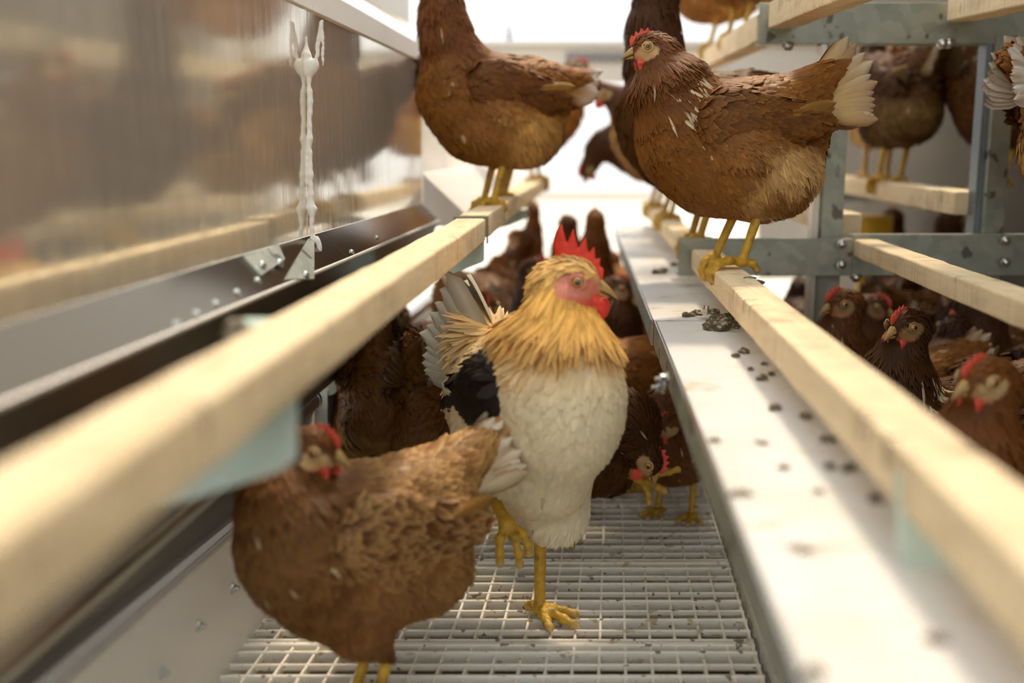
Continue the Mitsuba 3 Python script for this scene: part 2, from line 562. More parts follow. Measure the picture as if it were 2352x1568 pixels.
def comb_mesh(outline, thick, h, lean=0.0):
    """A fleshy comb: the outline (x, z) swollen to a rounded thickness."""
    pg = shapely.Polygon(outline).buffer(h * .6).buffer(-h * .4)
    x0, z0, x1, z1 = pg.bounds
    xs, zs = np.arange(x0 - 3 * h, x1 + 3 * h, h), np.arange(z0 - 3 * h, z1 + 3 * h, h)
    X, Z = np.meshgrid(xs, zs, indexing='ij')
    pts = shapely.points(X.ravel(), Z.ravel())
    d = shapely.distance(pg.exterior, pts).reshape(X.shape) * np.where(shapely.contains(pg, pts).reshape(X.shape), 1, -1)
    zr = np.clip((Z - z0) / (z1 - z0), 0, 1)
    tk = thick * (1.25 - .75 * zr)
    half = np.where(d > 0, tk * np.sqrt(np.clip(d / (tk * 1.6), 0, 1)), d)
    ys = np.arange(-thick * 1.3 - 2 * h, thick * 1.3 + 3 * h, h * .7)
    G = np.abs(ys)[None, :, None] - half[:, None, :]
    v, f = surface_nets(G.astype(np.float32), np.zeros(3), 1.0)
    v = np.stack([xs[0] + v[:, 0] * h, ys[0] + v[:, 1] * h * .7, zs[0] + v[:, 2] * h], 1)
    v[:, 1] += lean * np.clip(v[:, 2] - z0, 0, 1) ** 1.3
    v[:, 1] += .0012 * np.sin(v[:, 0] * 130)
    return v, f


HEN_COMB = [(.034, .004), (.035, .014), (.030, .024), (.0265, .019), (.023, .030), (.018, .024), (.013, .034), (.007, .027), (.001, .034), (-.004, .026), (-.010, .029), (-.010, .020), (.010, .012)]
COCK_COMB = [(.036, -.004), (.041, .006), (.041, .019), (.034, .024), (.0335, .036), (.027, .032), (.0225, .052), (.0155, .040), (.008, .066), (.0005, .045), (-.010, .076), (-.0165, .050), (-.028, .080), (-.034, .066), (-.036, .046), (-.030, .028), (-.016, .018), (.010, .014)]
BROWN = dict(back=(0.1679, 0.0612, 0.0088), breast=(0.1694, 0.0646, 0.0093), neck=(0.1107, 0.0353, 0.0052), head=(0.1352, 0.0465, 0.0076), fluff=(0.2067, 0.0825, 0.0151), buff=(0.5300, 0.3000, 0.0864), thigh=(0.1908, 0.0756, 0.0135), wing=(0.1039, 0.0343, 0.0050),
             rump=(0.2162, 0.0808, 0.0153), quill=(0.3424, 0.1700, 0.0398), tailbase=(0.4600, 0.2900, 0.1200), tailedge=(0.2200, 0.0900, 0.0250), tailtip=(0.7200, 0.6200, 0.4600), edge=(0.4452, 0.2100, 0.0504), neckedge=(0.2120, 0.0750, 0.0130), edge_amt=.46, streak=.03, face=(0.5200, 0.3600, 0.1700), comb=(0.6200, 0.0750, 0.0450), lobe=(0.5500, 0.4200, 0.2800))


def tint(c, k):
    return tuple(min(.95, x * k) for x in c)


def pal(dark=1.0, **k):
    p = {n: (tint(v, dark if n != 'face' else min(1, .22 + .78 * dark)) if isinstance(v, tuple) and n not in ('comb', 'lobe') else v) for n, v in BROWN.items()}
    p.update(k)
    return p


def bird(seed=0, pal=BROWN, h=.0045, n=1.0, pitch=0.0, head=(.150, 0, .375), look=(1, 0, -.12), nbase=(.095, 0, .285), nctl=None, tail=(-.80, 0, .62), tail_n=10, tail_L=.115,
         tail_W=.030, tail_at=(-.145, 0, .300), legs=None, comb=HEN_COMB, comb_t=.0028, wattle=.011, hackle=1.0, scale=1.0, fluffy=1.0, cock=False, neck_r=(.060, .046, .036, .031),
         leg_r=1.0, beak_open=0, fold=1.0, torso=1.0, lean=0.0, head_roll=0.0, wing_drop=0.0, wing_x=0.0, wing_s=1.0, wing_y=.066, wing_far=1.0, lift=0.0, low=1.0, saddle=None, buff=.8, spot=(.064, .282), flift=.12):
    """One bird, forward = +x, standing at z = 0: {part name: shape dict}, feathers and skin coloured per vertex."""
    rng = np.random.default_rng(seed + 1000)
    rw = 4 if n > .55 else 3
    F = Field()
    o = np.array([0, 0, .20])
    R = rot([0, 1, 0], -pitch)
    F.ell((-.015, 0, .240), (.150, .080 * torso, .088), flow=(-1, 0, -.05), fe=(.027, .015, 1.2), col='back')
    F.ell((.085, 0, .235), (.085, .073 * torso, .098), flow=(-.55, 0, -.75), fe=(.021, .0105, 1.7), col='breast')
    F.ell((-.055, 0, .175), (.105 * low, .080 * torso * low, .082 * fluffy), flow=(-.5, 0, -.8), fe=(.030, .0042, 3.0), col='fluff')
    F.ell((.030, 0, .165), (.090 * low, .068 * torso * low, .070), flow=(-.6, 0, -.7), fe=(.022, .0095, 1.8), col='breast')
    F.bone((-.085, 0, .275), tuple(np.asarray(tail_at) + unit(tail) * (.03 if cock else .055)), .060, .034 if cock else .024, flow=saddle or (tail[0], 0, tail[2] * .9), fe=(.060, .0060, 2.6) if saddle else (.028, .016, 1.2), col='rump')
    dz = np.array([0, 0, lift])
    for q in F.p:
        for nm in 'cab':
            if nm in q:
                q[nm] = q[nm] + dz
    o = o + dz
    F.turn(R, o)
    nbase, tail_at = np.asarray(nbase, float) + dz, np.asarray(tail_at, float) + dz
    nb = R @ (np.asarray(nbase, float) - o) + o
    hp = np.asarray(head, float)
    hd = unit(look)
    nc = (nb + hp) / 2 + np.array([.035, 0, 0]) if nctl is None else np.asarray(nctl, float)
    be = lambda t: nb * (1 - t) ** 2 + 2 * nc * t * (1 - t) + (hp - hd * .018 - np.array([0, 0, .006])) * t * t
    ts = np.linspace(0, 1, 5)
    rs = np.interp(ts, np.linspace(0, 1, 4), neck_r)
    for i in range(4):
        a, b = be(ts[i]), be(ts[i + 1])
        F.bone(a, b, rs[i], rs[i + 1], flow=unit(a - b), fe=((.038 - .004 * i) * hackle, .0036 if cock else .0044, 4.6 if cock else 3.8) if i < 3 else (.014, .005, 3.0), col='neck', fixed=1)
    # head frame
    hu = np.array([0, 0, 1.0]); hu = unit(hu - hd * (hu @ hd)); hl = np.cross(hu, hd)
    if head_roll:
        hl, hu = hl * math.cos(head_roll) + hu * math.sin(head_roll), hu * math.cos(head_roll) - hl * math.sin(head_roll)
    H = np.stack([hd, hl, hu], 1)
    at = lambda x, y, z: hp + H @ np.array([x, y, z])
    F.ell(at(.000, 0, .004), (.034, .0235, .026), H, flow=-hd, fe=(.010, .0045, 4.0), col='head', fixed=1)
    F.ell(at(.015, 0, -.003), (.022, .0175, .0185), H, flow=-hd, fe=(.008, .004, 3.0), col='head', fixed=1)
    legs = legs or [dict(hock=(-.018, s * .040, .098), foot=(.004, s * .042, .010), yaw=s * .12, kind='flat') for s in (1, -1)]
    for lg in legs:
        hk = np.asarray(lg['hock'], float)
        s = np.sign(hk[1]) or 1
        kn = np.asarray(lg.get('knee', (hk[0] + .040, hk[1] * 1.05, hk[2] + .045)))
        hip = R @ (np.array([-.005, s * .040 * torso, .190]) + dz - o) + o
        F.bone(hip, kn, .052 * fluffy, .036, flow=unit(kn - hip) * .7 + [-.3, 0, 0], fe=(.024, .0055, 2.4), col='thigh', fixed=1)
        F.bone(kn, hk + (kn - hk) * .12, .034, .0125 * leg_r, flow=unit(hk - kn), fe=(.016, .0040, 3.0), col='thigh', fixed=1)
    v, f = F.mesh(h, .0105, (hp, .0022, .035, .085))
    N = vnormals(v, f)
    if not cock:
        v = v + N * ((meshkit.fbm(v * 26 + seed, 2, seed)[:, None] - .5) * .010) * smoothnp(.045, .10, np.linalg.norm(v - hp, axis=1))[:, None]
    wts = F.weights(v)
    keys = [q['col'] for q in F.p]
    base = wts @ np.array([pal[k] for k in keys])
    def buffed(q, c):
        m = smoothnp(.03, -.07, q[:, 0]) * smoothnp(.235, .185, q[:, 2] - lift) * smoothnp(.05, .10, q[:, 2] - lift) * smoothnp(.22, .55, meshkit.fbm(q * 17 + seed, 3, seed))
        return c + (np.asarray(pal['buff']) - c) * (m * buff)[:, None]

    base = buffed(v, base)
    hl_ = (v - hp) @ H
    fr = (.027, .021) if cock else (.0205, .0150)
    face = ((hl_[:, 0] - .013) / fr[0]) ** 2 + ((hl_[:, 2] + .003 + .25 * (hl_[:, 0] - .013)) / fr[1]) ** 2
    fw = (1 - smoothnp(.75, 1.2, face + .5 * (meshkit.fbm(v * 160 + seed, 2) - .5)))[:, None] * (np.linalg.norm(v - hp, axis=1) < .05)[:, None]
    skin = np.asarray(pal['face']) * (.75 + .5 * meshkit.fbm(v * 260, 2)[:, None])
    red = smoothnp(-.006, -.018, hl_[:, 2])[:, None] * (.6 if cock else .35) + smoothnp(.020, .032, hl_[:, 0])[:, None] * .25
    skin = skin * (1 - red) + np.asarray(pal['comb']) * .8 * red
    out = {'body': shp(v, f, base * .8 * (1 - fw) + skin * fw, 'feather')}
    # ---- feathers on the body
    tri = v[f]
    area = np.linalg.norm(np.cross(tri[:, 1] - tri[:, 0], tri[:, 2] - tri[:, 0]), axis=1) / 2
    dens = (wts @ np.array([q['fe'][2] for q in F.p]))[f].mean(1)
    cum = np.cumsum(area * dens)
    m = int(17000 * n * cum[-1])
    fi = np.searchsorted(cum, rng.random(m) * cum[-1]).clip(0, len(f) - 1)
    u = rng.random((m, 2)); u = np.where(u.sum(1, keepdims=True) > 1, 1 - u, u)
    tv = tri[fi]
    Pt = tv[:, 0] + u[:, :1] * (tv[:, 1] - tv[:, 0]) + u[:, 1:] * (tv[:, 2] - tv[:, 0])
    Nt = unit(N[f[fi]].mean(1))
    l = (Pt - hp) @ H
    near = np.linalg.norm(Pt - hp, axis=1) < .05
    ok = ~(near & ((((l[:, 0] - .015) / (fr[0] * 1.05)) ** 2 + ((l[:, 2] + .003 + .25 * (l[:, 0] - .013)) / (fr[1] * 1.05)) ** 2 < 1) | ((l[:, 0] > .026) & (l[:, 2] < .012))))
    Pt, Nt = Pt[ok], Nt[ok]
    w = F.weights(Pt)
    G = w @ np.array([unit(q['flow']) for q in F.p])
    L, W = w @ np.array([q['fe'][0] for q in F.p]), w @ np.array([q['fe'][1] for q in F.p])
    fb = w @ np.array([pal[k] for k in keys])
    fb = buffed(Pt, fb)
    k = len(Pt)
    nkw = w[:, [i for i, c in enumerate(keys) if c in ('neck', 'head', 'rump')]].sum(1)
    vr = (.05 + .16 * nkw) if cock else .15
    fb = fb * (rng.normal(1, vr, k).clip(.6, 1.5)[:, None]) * (1 + (.16 if cock else .56) * (meshkit.fbm(Pt * 38 + seed, 3, seed)[:, None] - .5))
    ea = pal['edge_amt']
    nk = w[:, [i for i, c in enumerate(keys) if c in ('neck', 'head')]].sum(1, keepdims=True)
    edge = np.asarray(pal['edge']) * (1 - nk) + np.asarray(pal['neckedge']) * nk
    wbr = w[:, [i for i, c in enumerate(keys) if c in ('breast', 'thigh', 'fluff')]].sum(1)
    eb = ea * (1 - .8 * wbr[:, None])
    ed = fb * (1 - eb) + edge * eb
    tp = fb * (1 - .5 * eb) + edge * .5 * eb
    st = rng.random(k) < pal['streak'] * (w[:, [i for i, c in enumerate(keys) if c in ('neck', 'back', 'breast', 'thigh')]].sum(1)) * smoothnp(.55, .62, meshkit.fbm(Pt * 14 + seed * 3, 2))
    st2 = rng.random(k) < pal.get('lowneck', 0) * np.exp(-((Pt[:, 0] - spot[0]) / .030) ** 2 - ((Pt[:, 2] - spot[1]) / .026) ** 2) * (w[:, keys.index('neck')] + w[:, [i for i, c in enumerate(keys) if c == 'neck']].sum(1) > .12)
    fb[st] = fb[st] * .4 + np.array([.60, .47, .28]) * .6
    tp[st] = (.62, .50, .32)
    fb[st2] = np.array([.72, .60, .38]) * rng.uniform(.7, 1.1, (int(st2.sum()), 1))
    tp[st2] = (.76, .66, .46)
    ed[st2] = ed[st2] * .8
    L = np.where(st2, L * 1.5, L)
    W = np.where(st2, .0058, W)
    pv, pf, pc = blades(Pt, Nt, G, L * rng.uniform(.75, 1.2, k), W * rng.uniform(.8, 1.2, k), fb, ed, tp, rng, lift=flift * (1 - .55 * wbr), rows=rw)
    out['plumage'] = shp(pv, pf, pc, 'feather')
    # ---- wings
    for s in (1, -1):
        Wf = Field()
        Wf.ell((.015, s * (wing_y if s < 0 else min(wing_y, wing_far)) * torso, .252), (.072 * wing_s, .024, .056 * wing_s), rot([0, 1, 0], .10), flow=(-1, 0, -.12), fe=(.028, .017, 1.2), col='wing')
        Wf.ell((.015 - .075 * wing_s, s * (wing_y if s < 0 else min(wing_y, wing_far)) * torso, .250), (.085 * wing_s, .018, .040 * wing_s), rot([0, 1, 0], -.02 + wing_drop), flow=(-1, 0, .02), fe=(.036, .016, 1.1), col='wing')
        for q in Wf.p:
            q['c'] = q['c'] + dz + [wing_x, 0, 0]
        Wf.turn(R, o)
        wv, wf = Wf.mesh(max(h, .004), .008)
        wn = vnormals(wv, wf)
        ww = Wf.weights(wv)
        cb = ww @ np.array([pal['wing']] * 2)
        out.setdefault('wings', []).append([shp(wv, wf, cb * .8, 'feather')])
        tri = wv[wf]
        area = np.linalg.norm(np.cross(tri[:, 1] - tri[:, 0], tri[:, 2] - tri[:, 0]), axis=1) / 2 * (wn[wf].mean(1)[:, 1] * s > -.2)
        cum = np.cumsum(area)
        m = int(15000 * n * cum[-1])
        fi = np.searchsorted(cum, rng.random(m) * cum[-1]).clip(0, len(wf) - 1)
        Pt, Nt = tri[fi].mean(1), unit(wn[wf[fi]].mean(1))
        w = Wf.weights(Pt)
        k = len(Pt)
        fb = np.tile(np.asarray(pal['wing']), (k, 1))
        fb = fb * rng.normal(1, .15, k).clip(.6, 1.4)[:, None] * (.75 + .5 * meshkit.fbm(Pt * 40 + seed, 2)[:, None])
        edge = np.asarray(pal['edge'])
        ew = pal.get('wing_edge', ea * .7)
        parts = [blades(Pt, Nt, w @ np.array([unit(q['flow']) for q in Wf.p]), w @ np.array([.027, .034]) * rng.uniform(.8, 1.2, k), .016 * rng.uniform(.8, 1.2, k), fb, fb * (1 - ew) + edge * ew, fb * (1 - ew * .5) + edge * ew * .5, rng, lift=.06, rows=rw)]
        for q in range(7):                                  # the folded flight feathers along the lower edge
            p0 = R @ (np.array([.015 - .060 * wing_s - .006 * q, s * (.079 * torso + .0008 * q), .224 + .007 * q + wing_drop * -.06]) + dz + [wing_x, 0, 0] - o) + o
            d = R @ np.array([-1, -s * .10, .03 + .035 * q + wing_drop * .4])
            qb = np.asarray(pal['quill'])
            parts.append(quill(p0, d, R @ np.array([0, s, .25]), (.105 - .004 * q) * wing_s, .021, qb * rng.uniform(.8, 1.1), qb * .62, qb * .9, bend=.10, seed=seed + q))
        jv, jf, jc = join(parts)
        out['wings'][-1].append(shp(jv, jf, jc, 'feather'))
    # ---- tail: a tent of long feathers
    tb = R @ (np.asarray(tail_at, float) - o) + o
    td = R @ unit(tail)
    tails = []
    tu = unit(np.cross(td, [0, 1, 0])); tu = tu if tu[2] > 0 else -tu
    for q in range(tail_n):
        e = q / max(1, tail_n - 1)
        for s in (1, -1):
            sp = .26 - e * 1.05 * fold
            d = unit(td + tu * sp + np.array([0, s * (.10 + .22 * e), 0]))
            c0, c1, c2 = (np.asarray(pal[x]) * rng.uniform(.85, 1.12) for x in ('tailbase', 'tailedge', 'tailtip'))
            if not cock and rng.random() < .3 + .5 * e:
                c2 = c2 * .45 + np.asarray(pal['rump']) * .75
            qd = quill(tb + np.array([0, s * (.006 + .020 * e), 0]) - tu * .022 * e - td * .02, d, np.array([0, s, .0]) + tu * .35 * (1 - e), tail_L * rng.uniform(.92, 1.06) * (1 - .22 * e), tail_W, c0, c1, c2, bend=.06, seed=seed * 7 + q)
            tails.append(qd)
    out['tail'] = [shp(*t, 'feather') for t in tails]
    out['tail_joined'] = shp(*join(tails), 'feather')
    # ---- legs
    out['legs'] = []
    for lg in legs:
        ft = np.asarray(lg['foot'], float)
        tj = lg['toes'] if 'toes' in lg else (toes_grip if lg['kind'] == 'grip' else toes_flat)(ft, lg.get('yaw', 0), **{k: lg[k] for k in ('edge', 'drop', 'spread') if k in lg}, r=leg_r)
        out['legs'].append(shp(*leg_mesh(np.asarray(lg['hock'], float), ft, tj, h=.0022 if n > 1.05 else .0026 if n > .55 else .0036, r=leg_r, seed=seed, tr=lg.get('tr', 1.0)), 'scaled_leg'))
    # ---- head parts
    place = lambda q: hp + q @ H.T
    cv, cf = comb_mesh([(x, z) for x, z in comb], comb_t, .0011 if cock else .0013 if n > 1.05 else .0018, lean)
    cv = place(cv + [.003, 0, .006])
    cc = np.asarray(pal['comb']) * (.8 + .45 * meshkit.fbm(cv * 150, 2)[:, None])
    out['comb'] = shp(cv, cf, cc, 'red_skin')
    out['wattles'] = []
    for s in (1, -1):
        u = trimesh.creation.icosphere(subdivisions=3 if n > 1.05 else 2)
        q = np.array(u.vertices)
        q = q * ([1.25, .30, .92] if cock else [.88, .30, 1.0]) * wattle
        q[:, 0] += .25 * q[:, 2] * (q[:, 2] > 0)
        q[:, 1] *= 1 + .5 * (q[:, 2] > 0)
        q = q + [.0205, s * .0115, -.0155 - wattle * (.55 if cock else .70)]
        q[:, 1] += s * .10 * (-q[:, 2] - .02).clip(0) + .0008 * np.sin(q[:, 2] * 500)
        q = place(q)
        out['wattles'].append(shp(q, np.array(u.faces), np.asarray(pal['comb']) * (.85 + .35 * meshkit.fbm(q * 170, 2)[:, None]) * .95, 'red_skin'))
    out['lobes'] = []
    for s in (1, -1):
        u = trimesh.creation.icosphere(subdivisions=2)
        q = place(np.array(u.vertices) * np.array([.0075, .0035, .0085]) * ([1.5, 1.2, 1.15] if cock else .8) + [-.011, s * (.0235 if cock else .0215), -.003 if cock else -.006])
        out['lobes'].append(shp(q, np.array(u.faces), np.tile(np.asarray(pal['lobe']), (len(q), 1)) * (.85 + .3 * meshkit.fbm(q * 300, 2)[:, None]), 'skin'))
        if cock:
            q = place(np.array(u.vertices) * np.array([.0085, .0045, .0145]) + [-.004, s * .0215, -.0205])
            out['lobes'].append(shp(q, np.array(u.faces), np.tile([.42, .055, .05], (len(q), 1)) * (.8 + .4 * meshkit.fbm(q * 300, 2)[:, None]), 'red_skin'))

    def mandible(L, hgt, wid, z0, droop, sgn, op):
        r_ = []
        for t in np.linspace(0, 1, 9):
            k_ = (1 - t ** 1.6) * (1 - .05 * t) + .03
            x = .022 + L * t
            z = z0 - droop * t * t + op * t
            ang = np.arange(12) * 2 * np.pi / 12
            yy, zz = np.cos(ang) * wid * k_, np.sin(ang) * hgt * k_
            if sgn > 0:
                zz = np.where(zz < 0, zz * .35, zz)
            else:
                zz = np.where(zz > 0, zz * .35, zz)
            r_.append(np.stack([np.full(12, x), yy, z + zz], 1))
        return loft(r_)
    up_, lo_ = mandible(.036, .0125, .0095, .0005, .0125, 1, 0), mandible(.027, .0062, .0078, -.0062, .0045, -1, -.004 * beak_open)
    bv, bf, bc = join([(np.array(x.vertices), np.array(x.faces), np.zeros((len(x.vertices), 3))) for x in (up_, lo_)])
    t = smoothnp(.030, .056, bv[:, 0])[:, None]
    bc = np.array([.48, .31, .10]) * (1 - t) + np.array([.33, .20, .07]) * t
    bc = bc * (.75 + .5 * meshkit.fbm(bv * 300, 2)[:, None])
    nos = (np.abs(bv[:, 0] - .034) < .0035) & (np.abs(bv[:, 2] - .0035) < .002)
    bc[nos] *= .4
    out['beak'] = shp(place(bv), bf, bc, 'skin')
    # where the cheek lies at the eye, so that the ball stands a little proud of it
    side = v[np.hypot(hl_[:, 0] - .0125, hl_[:, 2] - .005) < .006]
    ew = float(np.abs((side - hp) @ H[:, 1]).max()) if len(side) else .02
    out['eyes'], out['lids'] = [], []
    for s in (1, -1):
        u = trimesh.creation.icosphere(subdivisions=4 if n > 1.05 else 3 if n > .45 else 2)
        q = np.array(u.vertices)
        ax = unit(np.array([.22, s, .04]))
        an = np.degrees(np.arccos(np.clip(q @ ax, -1, 1)))
        c = np.where((an < 25)[:, None], [.004, .003, .003], np.where((an < 47)[:, None], pal.get('iris', (.46, .22, .04)), np.where((an < 53)[:, None], [.02, .012, .008], np.asarray(pal['face']) * .95)))
        lid = trimesh.creation.torus(.0080, .0015, major_sections=24, minor_sections=8)
        lv = np.array(lid.vertices) * [1.12, 1, 1] @ np.stack([unit(np.cross([0, 0, 1], ax)), np.cross(ax, unit(np.cross([0, 0, 1], ax))), ax], 0)
        out['lids'].append(shp(place(lv + [.0125 + ax[0] * .002, s * (ew + .0004), .0050]), np.array(lid.faces), np.tile(np.asarray(pal['face']) * 1.05, (len(lv), 1)), 'skin'))
        out['eyes'].append(shp(place(q * .0080 + [.0125, s * (ew - .0024), .0050]), np.array(u.faces), c, 'eye'))
    return out


def put_bird(key, parts, M, detail=True):
    """Enters a bird's parts under its own key."""
    def e(name, shape, lab=None, kind=None, parent=key):
        return part(parent, name, {**shape, 'to_world': M}, lab, kind)
    b = e('body', parts['body'])
    e('plumage', parts['plumage'], kind='stuff')
    for w in parts['wings']:
        k = e('wing', w[0])
        e('plumage', w[1], kind='stuff', parent=k)
    if detail:
        for t in parts['tail']:
            e('tail_feather', t)
    else:
        e('tail', parts['tail_joined'], kind='stuff')
    for t in parts['legs']:
        e('leg', t)
    e('comb', parts['comb'])
    for t in parts['wattles']:
        e('wattle', t)
    for t in parts['lobes']:
        e('ear_lobe', t)
    e('beak', parts['beak'])
    for t in parts['eyes']:
        e('eye', t)
    for t in parts['lids']:
        e('eyelid', t)


def stand(x, y, z, yaw, s=1.0, roll=0.0):
    return T().translate([float(x), float(y), float(z)]).rotate([0, 0, 1], yaw).rotate([1, 0, 0], roll).scale(s)


#=====STRUCT
# ------------------------------------------------------------------ the coop
def run(px, py, d, d2, vp):
    """The point at depth d2 on the line through pixel (px, py) at depth d that vanishes at vp."""
    return P(px, py, d) + (d2 - d) * (FWD + np.array([1, 0, 0]) * (vp[0] - 1176) / FPX + UPV * (784 - vp[1]) / FPX)


VL, VR = (1400, 343), (1340, 335)
UP, RT = np.array([0, 0, 1.0]), np.array([1.0, 0, 0])


def ext(c2, d0, d1, d, vp, t=.003, side=(1, 0, 0)):
    """A sheet between two parallel lines (each pixel, pixel at depth d) from depth d0 to d1."""
    (a, b) = c2
    q = [run(*a, d, d0, vp), run(*b, d, d0, vp), run(*b, d, d1, vp), run(*a, d, d1, vp)]
    return slab(q, side, -t)


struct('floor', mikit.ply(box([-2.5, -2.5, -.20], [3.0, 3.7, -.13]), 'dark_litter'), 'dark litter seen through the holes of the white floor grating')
single('ground', mikit.ply(box([-40, 3.7, -.30], [40, 80, -.24]), 'pale_ground'), 'pale sunlit ground outside the open far end', 'ground', kind='structure')

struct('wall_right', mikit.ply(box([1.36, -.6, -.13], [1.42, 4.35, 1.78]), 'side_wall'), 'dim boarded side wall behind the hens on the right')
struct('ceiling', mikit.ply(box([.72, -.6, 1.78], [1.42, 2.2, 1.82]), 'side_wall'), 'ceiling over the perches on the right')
# left wall: two reflecting sheets with a seam
struct('wall_left', mikit.ply(ext([(705, 22), (705, 542)], .30, 1.449, 1.45, VL), 'aluminium'), 'near brushed aluminium wall sheet on the left')
k = 'wall_left'
part(k, 'sheet', mikit.ply(ext([(705, 22), (705, 542)], 1.4525, 2.333, 1.45, VL), 'aluminium'), 'far brushed aluminium wall sheet')
# rail and flap over the sheets
k = thing('top_rail', 'pale metal rail along the top edge of the aluminium wall', 'rail')
for d0, d1 in ((.3, 1.447), (1.453, 2.34)):
    q0 = [run(705, 21, 1.45, d0, VL), run(705, -38, 1.45, d0, VL)]
    q1 = [run(705, 21, 1.45, d1, VL), run(705, -38, 1.45, d1, VL)]
    part(k, 'rail_section', mikit.ply(hexa([q + o for q in q0 + q1 for o in (np.array([.006, 0, 0]), np.array([-.03, 0, 0]))]), 'white_board'))
k = thing('nest_flap', 'pale sloping nest flap above the rail of the aluminium wall', 'flap')
a0, a1 = run(705, -38, 1.45, .3, VL), run(705, -38, 1.45, 2.34, VL)
part(k, 'slope', mikit.ply(hexa([a0, a1, a0 + [-.09, 0, .055], a1 + [-.09, 0, .055], a0 + [-.02, 0, .001], a1 + [-.02, 0, .001]]), 'white_board'))
part(k, 'face_board', mikit.ply(hexa([q + o for q in (a0 + [-.03, 0, .055], a1 + [-.03, 0, .055]) for o in (np.zeros(3), np.array([0, 0, .5]), np.array([-.02, 0, 0]), np.array([-.02, 0, .5]))]), 'aluminium_dull'), 'grey board above')
# sealant down the seam
F = Field()
rng = np.random.default_rng(5)
wq = lambda x, y: P(x, y, 1.447)


def smear(pts, rad):
    for (x0, y0), (x1, y1) in zip(pts[:-1], pts[1:]):
        for t in np.linspace(0, 1, 5)[:-1]:
            x, y = x0 + (x1 - x0) * t + rng.normal(0, 1.2), y0 + (y1 - y0) * t
            F.bone(wq(x, y) + [.001, 0, 0], wq(x + (x1 - x0) * .25, y + (y1 - y0) * .25) + [.001, 0, 0], rad * rng.uniform(.6, 1.3) / 1500, rad * rng.uniform(.6, 1.3) / 1500)


smear([(684, 30), (678, 90), (676, 150), (690, 168)], 3.5)
smear([(688, 30), (700, 90), (708, 140)], 3.5)
smear([(738, 48), (730, 90), (726, 140)], 3.0)
smear([(736, 52), (742, 100), (738, 150)], 2.0)
smear([(690, 110), (690, 150), (704, 168), (716, 150)], 11)
smear([(700, 130), (706, 165)], 12)
smear([(708, 160), (711, 260), (711, 380), (714, 470), (717, 545), (704, 585)], 5.5)
smear([(702, 330), (700, 400), (704, 470)], 3)
smear([(706, 478), (722, 480)], 7)
smear([(728, 545), (732, 570), (729, 590)], 4)
v, f = F.mesh(.0014, .0015)
cx = wq(705, 300)[0]
v[:, 0] = cx + (v[:, 0] - cx) * 1.0
single('sealant_smear', mikit.ply((v, f), 'foam', smooth=True), 'white sealant smeared down the seam of the aluminium wall', 'sealant')
# kick sheets below the wall
k = thing('kick_panel', 'folded metal panel with rivets running under the aluminium wall', 'panel')
for d0, d1 in ((.3, 1.524), (1.525, 2.33)):
    part(k, 'upper_sheet', mikit.ply(ext([(706, 543), (770, 607)], d0, d1, 1.45, VL, .002), 'kick_metal'))
part(k, 'lower_sheet', mikit.ply(ext([(770, 607), (600, 1015)], .3, 2.33, 1.45, VL, .002), 'dark_steel'))
part(k, 'folded_edge', mikit.ply(tube([run(769, 608, 1.45, t, VL) for t in np.linspace(.3, 2.33, 6)], .0032, 10), 'edge_metal', smooth=True))
k0, kn = run(706, 543, 1.45, 1.0, VL), unit(np.cross(run(770, 607, 1.45, 1.0, VL) - run(706, 543, 1.45, 1.0, VL), run(706, 543, 1.45, 2.0, VL) - run(706, 543, 1.45, 1.0, VL)))
kn = kn if kn[2] > 0 else -kn


def on_kick(x, y, off=0.0):
    """The point of the sloping kick sheet (raised by off) seen at the pixel."""
    d = P(x, y, 1.0) - EYE
    return EYE + d * (((k0 + kn * off - EYE) @ kn) / (d @ kn))


for x, y in ((592, 644), (545, 672), (497, 698), (453, 722), (408, 746), (866, 545), (808, 578)):
    part(k, 'rivet', mikit.ply(dome(on_kick(x, y), kn, .0045, .0035), 'zinc', smooth=40))
k = thing('corner_bracket', 'grey green bracket plate bolted under the wall seam', 'bracket')
part(k, 'plate', mikit.ply(slab([on_kick(x, y, .0035) for x, y in ((708, 548), (722, 545), (722, 640), (655, 640))], kn, -.003), 'galvanised'))
part(k, 'strap', mikit.ply(slab([on_kick(x, y, .0035) for x, y in ((560, 588), (640, 560), (655, 595), (600, 632))], kn, -.003), 'galvanised'))
for x, y in ((700, 632), (640, 605), (600, 610)):
    part(k, 'bolt', mikit.ply(dome(on_kick(x, y, .0035), kn, .006, .006), 'zinc', smooth=40))
# rolled tubes over the trough
k = thing('egg_roller', 'dark rolled metal tube along the left side below the perch', 'tube')
pts = [run(572, 1040, 1.45, t, VL) for t in np.linspace(.45, 1.755, 8)]
part(k, 'pipe', mikit.ply(tube(pts, .0185, 20), 'roller_steel', smooth=50))
part(k, 'end_cap', mikit.ply(tube([pts[-1] - (pts[-1] - pts[0]) * .006, pts[-1] + (pts[-1] - pts[0]) * .002], .0195, 20), 'zinc', smooth=50))
part(k, 'lower_panel', mikit.ply(ext([(560, 1055), (535, 1240)], .45, 1.80, 1.45, VL, .003), 'dark_steel'))
part(k, 'lip', mikit.ply(tube([run(576, 1074, 1.45, t, VL) for t in np.linspace(.45, 1.75, 5)], .0022, 8), 'zinc', smooth=True))
k = thing('egg_roller', 'bright rolled metal tube on the left, beyond the end of the dark one', 'tube')
pts = [run(572, 1040, 1.45, t, VL) for t in np.linspace(1.86, 3.2, 8)]
part(k, 'pipe', mikit.ply(tube(pts, .0185, 16), 'zinc', smooth=50))
part(k, 'lower_panel', mikit.ply(ext([(566, 1055), (548, 1290)], 1.85, 3.2, 1.45, VL, .003), 'aluminium_dull'))
k = thing('roller_post', 'grey green post between the two rolled tubes', 'post')
